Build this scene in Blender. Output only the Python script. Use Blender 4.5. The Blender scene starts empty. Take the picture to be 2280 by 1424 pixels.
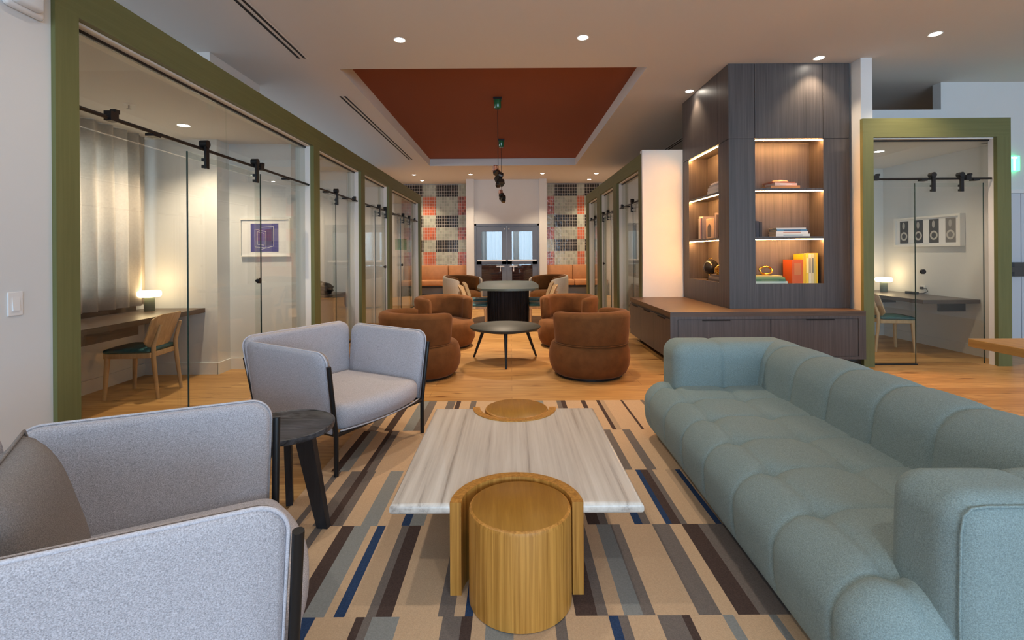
import bpy, bmesh, math, random
from mathutils import Vector, Matrix, Euler
random.seed(7)
PI = math.pi
SC = bpy.context.scene
COL = SC.collection
H_CEIL, H_BOX, H_OPEN = 3.64, 2.885, 2.665

# ------------------------------------------------------------------ materials
def lin(c):
    return tuple(((v/255)/12.92 if v/255 <= .04045 else ((v/255+.055)/1.055)**2.4) for v in c)

def newmat(name):
    m = bpy.data.materials.new(name); m.use_nodes = True
    nt = m.node_tree
    return m, nt, nt.nodes['Principled BSDF']

def plain(name, rgb, rough=.6, metal=0, spec=.5, var=0, scale=40, bump=0, bscale=200, sheen=0):
    """flat colour with a little procedural mottling and bump; rgb is linear albedo"""
    m, nt, b = newmat(name)
    b.inputs['Base Color'].default_value = (*rgb, 1)
    b.inputs['Roughness'].default_value = rough
    b.inputs['Metallic'].default_value = metal
    b.inputs['Specular IOR Level'].default_value = spec
    if sheen:
        b.inputs['Sheen Weight'].default_value = sheen
        b.inputs['Sheen Roughness'].default_value = .4
        b.inputs['Sheen Tint'].default_value = (*[min(1, v*3+.15) for v in rgb], 1)
    tc = nt.nodes.new('ShaderNodeTexCoord')
    if var:
        n = nt.nodes.new('ShaderNodeTexNoise'); n.inputs['Scale'].default_value = scale; n.inputs['Detail'].default_value = 3
        nt.links.new(tc.outputs['Object'], n.inputs['Vector'])
        r = nt.nodes.new('ShaderNodeValToRGB')
        r.color_ramp.elements[0].position = .3; r.color_ramp.elements[1].position = .7
        r.color_ramp.elements[0].color = (*[v*(1-var) for v in rgb], 1)
        r.color_ramp.elements[1].color = (*[min(1, v*(1+var)) for v in rgb], 1)
        nt.links.new(n.outputs['Fac'], r.inputs['Fac']); nt.links.new(r.outputs['Color'], b.inputs['Base Color'])
    if bump:
        n2 = nt.nodes.new('ShaderNodeTexNoise'); n2.inputs['Scale'].default_value = bscale; n2.inputs['Detail'].default_value = 2
        nt.links.new(tc.outputs['Object'], n2.inputs['Vector'])
        bp = nt.nodes.new('ShaderNodeBump'); bp.inputs['Strength'].default_value = bump; bp.inputs['Distance'].default_value = .004
        nt.links.new(n2.outputs['Fac'], bp.inputs['Height']); nt.links.new(bp.outputs['Normal'], b.inputs['Normal'])
    return m

def wood(name, dark, light, grain=(30, 30, 1.2), rough=.5, spec=.4, dist=1.5, lo=.3, hi=.75):
    """streaky grain, stretched along the axis with the small scale"""
    m, nt, b = newmat(name)
    tc = nt.nodes.new('ShaderNodeTexCoord'); mp = nt.nodes.new('ShaderNodeMapping')
    mp.inputs['Scale'].default_value = grain
    nt.links.new(tc.outputs['Object'], mp.inputs['Vector'])
    n = nt.nodes.new('ShaderNodeTexNoise'); n.inputs['Scale'].default_value = 1; n.inputs['Detail'].default_value = 6
    n.inputs['Roughness'].default_value = .62; n.inputs['Distortion'].default_value = dist*.3
    nt.links.new(mp.outputs['Vector'], n.inputs['Vector'])
    r = nt.nodes.new('ShaderNodeValToRGB')
    r.color_ramp.elements[0].position = lo; r.color_ramp.elements[1].position = hi
    r.color_ramp.elements[0].color = (*dark, 1); r.color_ramp.elements[1].color = (*light, 1)
    nt.links.new(n.outputs['Fac'], r.inputs['Fac']); nt.links.new(r.outputs['Color'], b.inputs['Base Color'])
    b.inputs['Roughness'].default_value = rough; b.inputs['Specular IOR Level'].default_value = spec
    return m

def emit(name, rgb, s):
    m, nt, b = newmat(name)
    b.inputs['Base Color'].default_value = (.8, .8, .8, 1)
    b.inputs['Emission Color'].default_value = (*rgb, 1); b.inputs['Emission Strength'].default_value = s
    return m

def glassmat(name, tint=(.95, .975, .962), refl=.045):
    m = bpy.data.materials.new(name); m.use_nodes = True; nt = m.node_tree; nt.nodes.clear()
    out = nt.nodes.new('ShaderNodeOutputMaterial'); mix = nt.nodes.new('ShaderNodeMixShader')
    tr = nt.nodes.new('ShaderNodeBsdfTransparent'); tr.inputs['Color'].default_value = (*tint, 1)
    gl = nt.nodes.new('ShaderNodeBsdfGlossy'); gl.inputs['Roughness'].default_value = .0
    lw = nt.nodes.new('ShaderNodeLayerWeight'); lw.inputs['Blend'].default_value = .5
    p = nt.nodes.new('ShaderNodeMath'); p.operation = 'POWER'; p.inputs[1].default_value = 5
    ma = nt.nodes.new('ShaderNodeMath'); ma.operation = 'MULTIPLY_ADD'; ma.inputs[1].default_value = .9; ma.inputs[2].default_value = refl
    nt.links.new(lw.outputs['Facing'], p.inputs[0]); nt.links.new(p.outputs[0], ma.inputs[0])
    nt.links.new(ma.outputs[0], mix.inputs['Fac']); nt.links.new(tr.outputs[0], mix.inputs[1]); nt.links.new(gl.outputs[0], mix.inputs[2])
    nt.links.new(mix.outputs[0], out.inputs['Surface'])
    return m

def floormat():
    m, nt, b = newmat('oak_planks')
    tc = nt.nodes.new('ShaderNodeTexCoord')
    br = nt.nodes.new('ShaderNodeTexBrick')
    br.offset = .37; br.squash = 1
    br.inputs['Scale'].default_value = 1; br.inputs['Brick Width'].default_value = 2.1; br.inputs['Row Height'].default_value = .19
    br.inputs['Mortar Size'].default_value = .0015; br.inputs['Mortar Smooth'].default_value = .1; br.inputs['Bias'].default_value = 0
    br.inputs['Color1'].default_value = (.45, .24, .08, 1); br.inputs['Color2'].default_value = (.62, .37, .145, 1)
    br.inputs['Mortar'].default_value = (.22, .1, .03, 1)
    nt.links.new(tc.outputs['Object'], br.inputs['Vector'])
    def noise(scale, sc, detail):
        mp = nt.nodes.new('ShaderNodeMapping'); mp.inputs['Scale'].default_value = scale
        nt.links.new(tc.outputs['Object'], mp.inputs['Vector'])
        n = nt.nodes.new('ShaderNodeTexNoise'); n.inputs['Scale'].default_value = sc; n.inputs['Detail'].default_value = detail
        nt.links.new(mp.outputs['Vector'], n.inputs['Vector']); return n
    g = noise((1.2, 18, 1), 2.5, 5)
    r = nt.nodes.new('ShaderNodeValToRGB'); r.color_ramp.elements[0].position = .32; r.color_ramp.elements[1].position = .6
    r.color_ramp.elements[0].color = (.62, .52, .42, 1); r.color_ramp.elements[1].color = (1, 1, 1, 1)
    nt.links.new(g.outputs['Fac'], r.inputs['Fac'])
    k = noise((1, 4.5, 1), 2.6, 2)
    rk = nt.nodes.new('ShaderNodeValToRGB'); rk.color_ramp.elements[0].position = .27; rk.color_ramp.elements[1].position = .36
    rk.color_ramp.elements[0].color = (.42, .3, .2, 1); rk.color_ramp.elements[1].color = (1, 1, 1, 1)
    nt.links.new(k.outputs['Fac'], rk.inputs['Fac'])
    m1 = nt.nodes.new('ShaderNodeMix'); m1.data_type = 'RGBA'; m1.blend_type = 'MULTIPLY'; m1.inputs[0].default_value = .8
    m2 = nt.nodes.new('ShaderNodeMix'); m2.data_type = 'RGBA'; m2.blend_type = 'MULTIPLY'; m2.inputs[0].default_value = 1
    nt.links.new(br.outputs['Color'], m1.inputs[6]); nt.links.new(r.outputs['Color'], m1.inputs[7])
    nt.links.new(m1.outputs[2], m2.inputs[6]); nt.links.new(rk.outputs['Color'], m2.inputs[7])
    nt.links.new(m2.outputs[2], b.inputs['Base Color'])
    b.inputs['Roughness'].default_value = .42; b.inputs['Specular IOR Level'].default_value = .35
    return m

def marble():
    m, nt, b = newmat('travertine')
    tc = nt.nodes.new('ShaderNodeTexCoord')
    mp = nt.nodes.new('ShaderNodeMapping'); mp.inputs['Scale'].default_value = (15, .35, 15)
    nt.links.new(tc.outputs['Object'], mp.inputs['Vector'])
    n = nt.nodes.new('ShaderNodeTexNoise'); n.inputs['Scale'].default_value = 1.7; n.inputs['Detail'].default_value = 8
    n.inputs['Roughness'].default_value = .65; n.inputs['Distortion'].default_value = .08
    nt.links.new(mp.outputs['Vector'], n.inputs['Vector'])
    r = nt.nodes.new('ShaderNodeValToRGB'); cr = r.color_ramp
    cr.elements[0].position = .33; cr.elements[0].color = (.32, .275, .235, 1)
    cr.elements[1].position = .67; cr.elements[1].color = (.68, .63, .57, 1)
    e = cr.elements.new(.42); e.color = (.52, .465, .41, 1)
    e = cr.elements.new(.54); e.color = (.61, .555, .49, 1)
    nt.links.new(n.outputs['Fac'], r.inputs['Fac']); nt.links.new(r.outputs['Color'], b.inputs['Base Color'])
    b.inputs['Roughness'].default_value = .3
    return m

def tilemat(name, rgb, var, rough=.18):
    m, nt, b = newmat(name)
    tc = nt.nodes.new('ShaderNodeTexCoord'); mp = nt.nodes.new('ShaderNodeMapping')
    mp.inputs['Rotation'].default_value = (-PI/2, 0, 0)
    nt.links.new(tc.outputs['Object'], mp.inputs['Vector'])
    br = nt.nodes.new('ShaderNodeTexBrick'); br.offset = 0
    br.inputs['Scale'].default_value = 1; br.inputs['Brick Width'].default_value = .081; br.inputs['Row Height'].default_value = .1
    br.inputs['Mortar Size'].default_value = .0045; br.inputs['Mortar'].default_value = (.5, .48, .44, 1)
    br.inputs['Color1'].default_value = (*[v*(1-var) for v in rgb], 1); br.inputs['Color2'].default_value = (*[v*(1+var) for v in rgb], 1)
    nt.links.new(mp.outputs['Vector'], br.inputs['Vector']); nt.links.new(br.outputs['Color'], b.inputs['Base Color'])
    n = nt.nodes.new('ShaderNodeTexNoise'); n.inputs['Scale'].default_value = 9
    nt.links.new(tc.outputs['Object'], n.inputs['Vector'])
    bp = nt.nodes.new('ShaderNodeBump'); bp.inputs['Strength'].default_value = .35; bp.inputs['Distance'].default_value = .02
    nt.links.new(n.outputs['Fac'], bp.inputs['Height']); nt.links.new(bp.outputs['Normal'], b.inputs['Normal'])
    b.inputs['Roughness'].default_value = rough
    return m

def velvet(name, rgb):
    m = plain(name, rgb, .85, spec=.15, var=.16, scale=9, bump=.25, bscale=60, sheen=.35)
    return m

M = dict(
    wall=plain('white_paint', (.70, .712, .718), .7, spec=.2),
    ceil=plain('ceiling_paint', (.68, .675, .662), .8, spec=.1),
    orange=plain('terracotta_paint', (.25, .084, .052), .75, spec=.15),
    green=wood('green_stained_wood', (.130, .138, .052), (.168, .176, .069), (40, 40, 1.5), .55),
    greenh=wood('green_stained_wood_rail', (.130, .138, .052), (.168, .176, .069), (1.5, 1.5, 40), .55),
    floor=floormat(), glass=glassmat('clear_glass'),
    glassedge=plain('glass_edge', (.02, .045, .038), .2),
    black=plain('black_metal', (.008, .008, .009), .4, spec=.4),
    blackwood=wood('black_stained_oak', (.008, .008, .010), (.028, .028, .032), (40, 40, 2), .45),
    blacktop=wood('black_ash_top', (.018, .018, .021), (.095, .095, .105), (3, 13, 13), .38, dist=9, lo=.38, hi=.62),
    lav=plain('lavender_boucle', (.46, .45, .49), .9, spec=.15, var=.34, scale=330, bump=.5, bscale=420),
    lavpipe=plain('lavender_piping', (.52, .51, .555), .9, spec=.15, var=.2, scale=330),
    pillow=plain('grey_taupe_weave', (.225, .212, .212), .9, spec=.15, var=.28, scale=380, bump=.4, bscale=400),
    sofa=plain('sage_blue_wool', (.225, .295, .298), .92, spec=.12, var=.25, scale=300, bump=.4, bscale=420, sheen=.1),
    honey=wood('honey_oak', (.30, .125, .018), (.56, .27, .055), (75, 75, 1.4), .42, lo=.34, hi=.66),
    honeytop=wood('honey_oak_top', (.26, .115, .012), (.38, .185, .026), (60, 4, 60), .38),
    marble=marble(),
    linen=None, rust=velvet('rust_velvet', (.15, .06, .019)),
    rustdk=velvet('brown_velvet', (.13, .052, .014)),
    cream=plain('cream_upholstery', (.62, .55, .47), .8, spec=.2, var=.06, scale=60),
    tower=wood('grey_brown_veneer', (.056, .050, .050), (.115, .102, .100), (60, 60, 1.0), .42),
    benchtop=wood('brown_veneer_top', (.07, .045, .032), (.125, .085, .06), (3, 50, 50), .38),
    seam=plain('shadow_gap', (.008, .007, .007), .8),
    desk=wood('walnut_dark_top', (.05, .034, .026), (.098, .068, .052), (40, 2, 40), .35),
    oak=wood('pale_oak', (.42, .27, .14), (.6, .42, .25), (30, 30, 2.5), .5),
    teal=plain('teal_leather', (.03, .115, .135), .38, spec=.5, var=.15, scale=30),
    tan=plain('tan_leather', (.42, .2, .085), .5, var=.1, scale=6),
    doorblue=plain('blue_grey_steel', (.13, .155, .21), .4, spec=.5),
    silver=plain('brushed_steel', (.55, .55, .56), .3, metal=1),
    satin=plain('white_push_bar', (.7, .72, .74), .3),
    copper=plain('copper', (.8, .42, .3), .22, metal=1),
    gunmetal=plain('faceted_black_glass', (.025, .02, .016), .08, spec=.9),
    greencan=plain('green_lacquer', (.012, .12, .045), .15, spec=.7),
    sage=plain('sage_enamel', (.17, .2, .15), .4),
    white=plain('white_plastic', (.78, .79, .8), .4),
    frame=plain('white_frame', (.8, .79, .76), .5),
    paper=plain('white_mat_board', (.82, .82, .83), .8),
    curtain=plain('sheer_linen', (.72, .66, .59), .9, spec=.1, var=.08, scale=60),
    lamp=emit('lamp_opal', (1, .74, .42), 6),
    led=emit('led_strip_light', (1, .46, .14), 170),
    down=emit('downlight_lens', (1, .9, .76), 28),
    exitg=emit('exit_green', (.02, .75, .2), 2.2),
    exitw=emit('exit_letters', (.45, 1, .62), 3.2),
    brick=plain('dark_red_brick', (.14, .045, .03), .8, var=.3, scale=12),
    gold=plain('polished_brass', (.75, .42, .07), .2, metal=1),
    slot=plain('diffuser_black', (.012, .012, .012), .7),
)
nt = M['curtain'].node_tree; pb = nt.nodes['Principled BSDF']
tl = nt.nodes.new('ShaderNodeBsdfTranslucent'); tl.inputs['Color'].default_value = (.8, .76, .7, 1)
mx = nt.nodes.new('ShaderNodeMixShader'); mx.inputs['Fac'].default_value = .4
nt.links.new(pb.outputs[0], mx.inputs[1]); nt.links.new(tl.outputs[0], mx.inputs[2]); nt.links.new(mx.outputs[0], nt.nodes['Material Output'].inputs['Surface'])
# ------------------------------------------------------------------ mesh helpers
class MB:
    def __init__(s): s.bm = bmesh.new()
    def box(s, x0, x1, y0, y1, z0, z1, mi=0):
        v = [s.bm.verts.new(p) for p in ((x0,y0,z0),(x1,y0,z0),(x1,y1,z0),(x0,y1,z0),(x0,y0,z1),(x1,y0,z1),(x1,y1,z1),(x0,y1,z1))]
        for f in ((3,2,1,0),(4,5,6,7),(0,1,5,4),(1,2,6,5),(2,3,7,6),(3,0,4,7)):
            fc = s.bm.faces.new([v[i] for i in f]); fc.material_index = mi
        return s
    def hexa(s, lo4, hi4, mi=0):
        v = [s.bm.verts.new(p) for p in list(lo4)+list(hi4)]
        for f in ((3,2,1,0),(4,5,6,7),(0,1,5,4),(1,2,6,5),(2,3,7,6),(3,0,4,7)):
            s.bm.faces.new([v[i] for i in f]).material_index = mi
        return s
    def bbox(s, x0, x1, y0, y1, z0, z1, r, seg=3, mi=0):
        """bevelled box"""
        t = bmesh.new()
        bmesh.ops.create_cube(t, size=1)
        for v in t.verts:
            v.co = Vector(((x0+x1)/2+v.co.x*(x1-x0), (y0+y1)/2+v.co.y*(y1-y0), (z0+z1)/2+v.co.z*(z1-z0)))
        bmesh.ops.bevel(t, geom=t.edges[:], offset=r, segments=seg, affect='EDGES', profile=.5)
        return s.join(t, mi)
    def join(s, t, mi=0):
        me = bpy.data.meshes.new('tmp')
        for f in t.faces: f.material_index = mi
        t.to_mesh(me); t.free(); s.bm.from_mesh(me); bpy.data.meshes.remove(me); return s
    def prism(s, pts, a0, a1, axis='z', mi=0):
        def P(u, v, w):
            return {'z': (u, v, w), 'y': (u, w, v), 'x': (w, u, v)}[axis]
        lo = [s.bm.verts.new(P(u, v, a0)) for u, v in pts]; hi = [s.bm.verts.new(P(u, v, a1)) for u, v in pts]
        n = len(pts)
        fs = [s.bm.faces.new(lo[::-1]), s.bm.faces.new(hi)]
        for i in range(n): fs.append(s.bm.faces.new((lo[i], lo[(i+1) % n], hi[(i+1) % n], hi[i])))
        for f in fs: f.material_index = mi
        return s
    def lathe(s, prof, c=(0,0,0), n=32, mi=0):
        rings = []
        for r, z in prof:
            if r < 1e-5: rings.append([s.bm.verts.new((c[0], c[1], c[2]+z))])
            else: rings.append([s.bm.verts.new((c[0]+r*math.cos(2*PI*i/n), c[1]+r*math.sin(2*PI*i/n), c[2]+z)) for i in range(n)])
        for a, b in zip(rings[:-1], rings[1:]):
            for i in range(n):
                j = (i+1) % n
                q = [a[i % len(a)], a[j % len(a)], b[j % len(b)], b[i % len(b)]]
                q2 = []
                for x in q:
                    if x not in q2: q2.append(x)
                if len(q2) > 2: s.bm.faces.new(q2).material_index = mi
        return s
    def cyl(s, c, r, z0, z1, n=32, mi=0, b=0):
        if b: return s.lathe([(0,z0),(r-b,z0),(r,z0+b),(r,z1-b),(r-b*.3,z1-b*.3),(r-b,z1),(0,z1)], (c[0],c[1],0), n, mi)
        return s.lathe([(0,z0),(r,z0),(r,z1),(0,z1)], (c[0],c[1],0), n, mi)
    def tube(s, pts, r, n=8, mi=0, closed=False):
        pts = [Vector(p) for p in pts]; L = len(pts); rings = []
        rr = r if isinstance(r, (list, tuple)) else [r]*L
        up = None
        for i, p in enumerate(pts):
            a = pts[i-1] if (i or closed) else p; b = pts[(i+1) % L] if (i < L-1 or closed) else p
            d = (b-a).normalized()
            if up is None:
                up = Vector((0,0,1)) if abs(d.z) < .9 else Vector((1,0,0))
            u = d.cross(up).normalized(); w = u.cross(d).normalized(); up = w
            rings.append([s.bm.verts.new(p+(u*math.cos(2*PI*k/n)+w*math.sin(2*PI*k/n))*rr[i]) for k in range(n)])
        rng = range(L if closed else L-1)
        for i in rng:
            A, B = rings[i], rings[(i+1) % L]
            for k in range(n): s.bm.faces.new((A[k], A[(k+1) % n], B[(k+1) % n], B[k])).material_index = mi
        if not closed:
            s.bm.faces.new(rings[0][::-1]).material_index = mi; s.bm.faces.new(rings[-1]).material_index = mi
        return s
    def sphere(s, c, r, u=20, v=12, sc=(1,1,1), mi=0):
        t = bmesh.new(); bmesh.ops.create_uvsphere(t, u_segments=u, v_segments=v, radius=r)
        for w in t.verts: w.co = Vector((c[0]+w.co.x*sc[0], c[1]+w.co.y*sc[1], c[2]+w.co.z*sc[2]))
        return s.join(t, mi)
    def raw(s, vs, fs, mi=0):
        v = [s.bm.verts.new(p) for p in vs]
        for f in fs: s.bm.faces.new([v[i] for i in f]).material_index = mi
        return s
    def xf(s, mat):
        bmesh.ops.transform(s.bm, matrix=mat, verts=s.bm.verts); return s
    def build(s, name, mat, parent=None, smooth=False, world=None):
        """link as one object; world=True: vertices are in world space and get moved into the parent's space"""
        if parent is not None and world:
            root = parent
            while root.parent: root = root.parent
            s.xf(root.matrix_basis.inverted())
        bmesh.ops.recalc_face_normals(s.bm, faces=s.bm.faces)
        me = bpy.data.meshes.new(name); s.bm.to_mesh(me); s.bm.free()
        for mm in (mat if isinstance(mat, (list, tuple)) else [mat]): me.materials.append(mm)
        if smooth:
            me.polygons.foreach_set('use_smooth', [True]*len(me.polygons))
            if smooth != 'all': me.set_sharp_from_angle(angle=math.radians(42))
        o = bpy.data.objects.new(name, me); COL.objects.link(o)
        if parent is not None: o.parent = parent
        return o

def thing(name, label, cat, loc=(0,0,0), rotz=0, group=None):
    o = bpy.data.objects.new(name, None); COL.objects.link(o)
    o.empty_display_size = .1
    o.location = loc; o.rotation_euler = (0,0,rotz)
    o['label'] = label; o['category'] = cat
    if group: o['group'] = group
    return o
def tag(o, label, cat, group=None):
    o['label'] = label; o['category'] = cat
    if group: o['group'] = group
    return o
def struct(name, mb, mat, smooth=False, label=None, cat=None):
    o = mb.build(name, mat, None, smooth); o['kind'] = 'structure'
    if label: o['label'] = label; o['category'] = cat
    return o
def dup(root, loc, rotz, label, group=None):
    r = root.copy(); COL.objects.link(r); r.location = loc; r.rotation_euler = (0,0,rotz); r['label'] = label
    if group: r['group'] = group
    for ch in list(root.children):
        c = ch.copy(); COL.objects.link(c); c.parent = r
        for g in list(ch.children):
            d = g.copy(); COL.objects.link(d); d.parent = c
    return r
def rrect(x0, x1, y0, y1, r, seg=6, corners=(1,1,1,1)):
    """rounded rectangle outline; corners order: x0y0, x1y0, x1y1, x0y1"""
    out = []
    for k, (cx, cy, a0) in enumerate(((x0+r,y0+r,PI),(x1-r,y0+r,1.5*PI),(x1-r,y1-r,0),(x0+r,y1-r,.5*PI))):
        if not corners[k]:
            out.append(((x0,x1,x1,x0)[k], (y0,y0,y1,y1)[k])); continue
        for i in range(seg+1):
            a = a0+.5*PI*i/seg; out.append((cx+r*math.cos(a), cy+r*math.sin(a)))
    return out
def soft_box(lo, hi, r, step, disp=None, post=None):
    """dense rounded box; disp(p,n) moves each vertex along its normal"""
    st = step if isinstance(step, tuple) else (step,)*3
    n = [max(2, int(round((hi[i]-lo[i])/st[i]))) for i in range(3)]
    idx = {}; vs = []; fs = []
    def vid(k):
        if k in idx: return idx[k]
        p = Vector([lo[i]+(hi[i]-lo[i])*k[i]/n[i] for i in range(3)])
        q = Vector([min(max(p[i], lo[i]+r), hi[i]-r) for i in range(3)])
        d = p-q
        if d.length > 1e-9:
            # spread cube corners evenly round the arc
            e = Vector([math.tan(d[i]/r*PI/4) for i in range(3)])
            nn = e.normalized(); p = q+nn*r
        else: nn = Vector((0,0,1))
        if disp: p = p+nn*disp(p, nn)
        if post: p = post(p)
        idx[k] = len(vs); vs.append(p); return idx[k]
    for ax in range(3):
        a, b = (ax+1) % 3, (ax+2) % 3
        for side in (0, n[ax]):
            for i in range(n[a]):
                for j in range(n[b]):
                    q = []
                    for di, dj in ((0,0),(1,0),(1,1),(0,1)):
                        k = [0,0,0]; k[ax] = side; k[a] = i+di; k[b] = j+dj; q.append(vid(tuple(k)))
                    fs.append(q if side else q[::-1])
    m = MB(); m.raw(vs, fs); return m
# ------------------------------------------------------------------ camera
cam = bpy.data.cameras.new('camera'); co = bpy.data.objects.new('camera', cam); COL.objects.link(co)
cam.sensor_width = 36; cam.lens = 1080/2280*36; cam.shift_x = 2/2280; cam.shift_y = -149/2280
cam.clip_start = .05; cam.clip_end = 200
co.matrix_world = Matrix.Translation((0,0,1.35)) @ Euler((PI/2,0,0)).to_matrix().to_4x4() @ Matrix.Rotation(-.0065, 4, 'Z')
SC.camera = co
# ------------------------------------------------------------------ room shell
struct('floor', MB().box(-6, 9.2, -7.2, 18.2, -.1, 0), M['floor'])
m = MB()
RX0, RX1, RY0, RY1 = -2.11, 1.70, 6.01, 12.7
m.box(-6, RX0, -7.2, 16.2, H_CEIL, 4.0).box(RX1, 9.2, -7.2, 16.2, H_CEIL, 4.0).box(RX0, RX1, -7.2, RY0, H_CEIL, 4.0).box(RX0, RX1, RY1, 16.2, H_CEIL, 4.0)
ceil = struct('ceiling', m, M['ceil'])
m = MB().box(RX0-.01, RX1+.01, RY0-.01, RY1+.01, 3.825, 3.95)
o = m.build('recess_panel', M['orange'], ceil); o['label'] = 'terracotta painted recess'
XL, XR = -2.38, 2.03
# walls
struct('wall_left', MB().box(-2.65, -2.402, -7.2, 2.539, 0, H_CEIL), M['wall'])
struct('wall_left_rear', MB().box(-6.0, -5.85, 2.3, 16.2, 0, 4).box(-6, -2.65, 2.3, 2.5, 0, H_CEIL), M['wall'])
struct('wall_right', MB().box(9.0, 9.2, -7.2, 16.2, 0, 4), M['wall'])
m = MB()
for a, b in ((-2.65, -1.9), (.2, .6), (2.7, 3.1), (5.2, 5.6), (7.7, 9.2)): m.box(a, b, -7.2, -7.0, 0, H_CEIL)
m.box(-2.65, 9.2, -7.2, -7.0, 0, .35).box(-2.65, 9.2, -7.2, -7.0, 3.2, H_CEIL)
struct('wall_rear', m, M['wall'])
for i, (a, b) in enumerate(((-1.9, .2), (.6, 2.7), (3.1, 5.2), (5.6, 7.7))):
    w = MB().box(a, b, -7.12, -7.06, .35, .4).box(a, b, -7.12, -7.06, 3.15, 3.2).box(a, a+.05, -7.12, -7.06, .35, 3.2).box(b-.05, b, -7.12, -7.06, .35, 3.2).box((a+b)/2-.025, (a+b)/2+.025, -7.12, -7.06, .35, 3.2)
    w = struct('window_%d' % (i+1), w, M['doorblue'])
    MB().box(a+.04, b-.04, -7.095, -7.085, .39, 3.16).build('pane', M['glass'], w)
# left booth block: dividers, roof, end walls
m = MB()
m.box(-4.3, XL-.22, 2.55, 12.9, H_OPEN-.005, H_BOX)            # booth ceiling slab
m.box(-4.3, -4.16, 2.55, 12.9, 0, H_BOX)                        # outer wall
m.box(-4.16, XL-.22, 2.5, 2.62, 0, H_OPEN)                      # near end
m.box(-4.16, -3.33, 5.5, 5.74, 0, H_OPEN)                       # boxed column in first booth
for y0, y1 in ((5.74, 6.03), (7.68, 7.92), (9.48, 9.72), (12.66, 12.9)):
    m.box(-4.16, XL-.22, y0, y1, 0, H_OPEN)
struct('wall_booths_left', m, M['wall'])
m = MB().box(-4.155, -3.325, 5.485, 5.5, 0, .13).box(-3.33, -3.315, 5.485, 5.74, 0, .13).box(-3.315, XL-.22, 5.725, 5.74, 0, .13).box(-4.16, -4.145, 2.62, 5.485, 0, .13)
struct('baseboard_left', m, M['wall'])
w = struct('window_5', MB().box(-4.16, -4.145, 2.7, 5.3, .82, .86).box(-4.16, -4.145, 2.7, 5.3, 2.56, 2.6).box(-4.16, -4.145, 2.7, 2.74, .86, 2.56).box(-4.16, -4.145, 5.26, 5.3, .86, 2.56), M['doorblue'])
struct('wall_bulkhead', MB().box(-5.8, -3.39, 5.48, 6.57, H_BOX, H_CEIL), M['ceil'])
# right row block
m = MB()
m.box(XR+.22, 4.2, 7.62, 13.1, H_OPEN-.005, H_BOX).box(3.9, 4.1, 7.62, 13.1, 0, H_OPEN)
for y0, y1 in ((9.3, 9.62), (11.06, 11.44), (12.85, 13.1)): m.box(XR+.22, 3.9, y0, y1, 0, H_OPEN)
struct('wall_booths_right', m, M['wall'])
struct('wall_booth_end', MB().box(XR+.005, 4.17, 7.5, 7.62, 0, 2.93), M['wall'])
struct('wall_column', MB().box(4.165, 4.30, 5.76, 8.0, 0, H_CEIL), M['wall'])
# single booth on the right
m = MB()
m.box(4.30, 5.80, 5.74, 6.02, H_OPEN-.005, H_BOX).box(4.30, 5.99, 6.02, 7.9, H_OPEN-.005, H_BOX).box(5.95, 5.99, 6.02, 7.9, 0, H_BOX).box(4.30, 5.95, 7.75, 7.9, 0, H_OPEN)
m.hexa([(5.67,5.74,0),(5.80,5.74,0),(5.99,6.02,0),(5.95,6.02,0)], [(5.67,5.74,H_BOX),(5.80,5.74,H_BOX),(5.99,6.02,H_BOX),(5.95,6.02,H_BOX)])
struct('wall_booth_single', m, M['wall'])
struct('baseboard_right', MB().box(5.935, 5.95, 6.02, 7.75, 0, .13).box(4.3, 5.95, 7.735, 7.75, 0, .13), M['wall'])
struct('wall_right_front', MB().box(6.1, 9.0, 6.62, 6.75, 0, H_CEIL).box(5.88, 6.1, 6.62, 6.75, H_BOX, H_CEIL).box(4.3, 5.88, 6.62, 6.72, H_BOX, 3.27), M['wall'])
struct('wall_upper_far', MB().box(4.3, 9, 10.4, 10.5, 0, 4.0), M['ceil'])
# back of the hall
struct('wall_far_left', MB().box(-6, -1.38, 16.0, 16.15, 0, H_CEIL), M['wall'])
struct('wall_far_right', MB().box(1.11, 9, 16.0, 16.15, 0, H_CEIL), M['wall'])

m = MB().box(-1.38, -1.14, 14.98, 16, 0, H_CEIL).box(.88, 1.11, 14.98, 16, 0, H_CEIL)
m.box(-1.14, .88, 15.1, 15.2, 2.26, H_CEIL)
struct('wall_door_surround', m, M['wall'])
struct('wall_side_left', MB().box(-3.75, -3.605, 12.9, 16, 0, H_CEIL), M['wall'])
struct('wall_side_right', MB().box(3.455, 3.6, 13.1, 16, 0, H_CEIL), M['wall'])
struct('wall_vestibule', MB().box(-1.6, 1.4, 18.05, 18.15, 0, 3).box(-1.3, -1.15, 15.2, 18.1, 0, 3).box(.9, 1.05, 15.2, 18.1, 0, 3).box(-1.3, 1.05, 15.2, 18.1, 2.9, 3), M['wall'])

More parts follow.
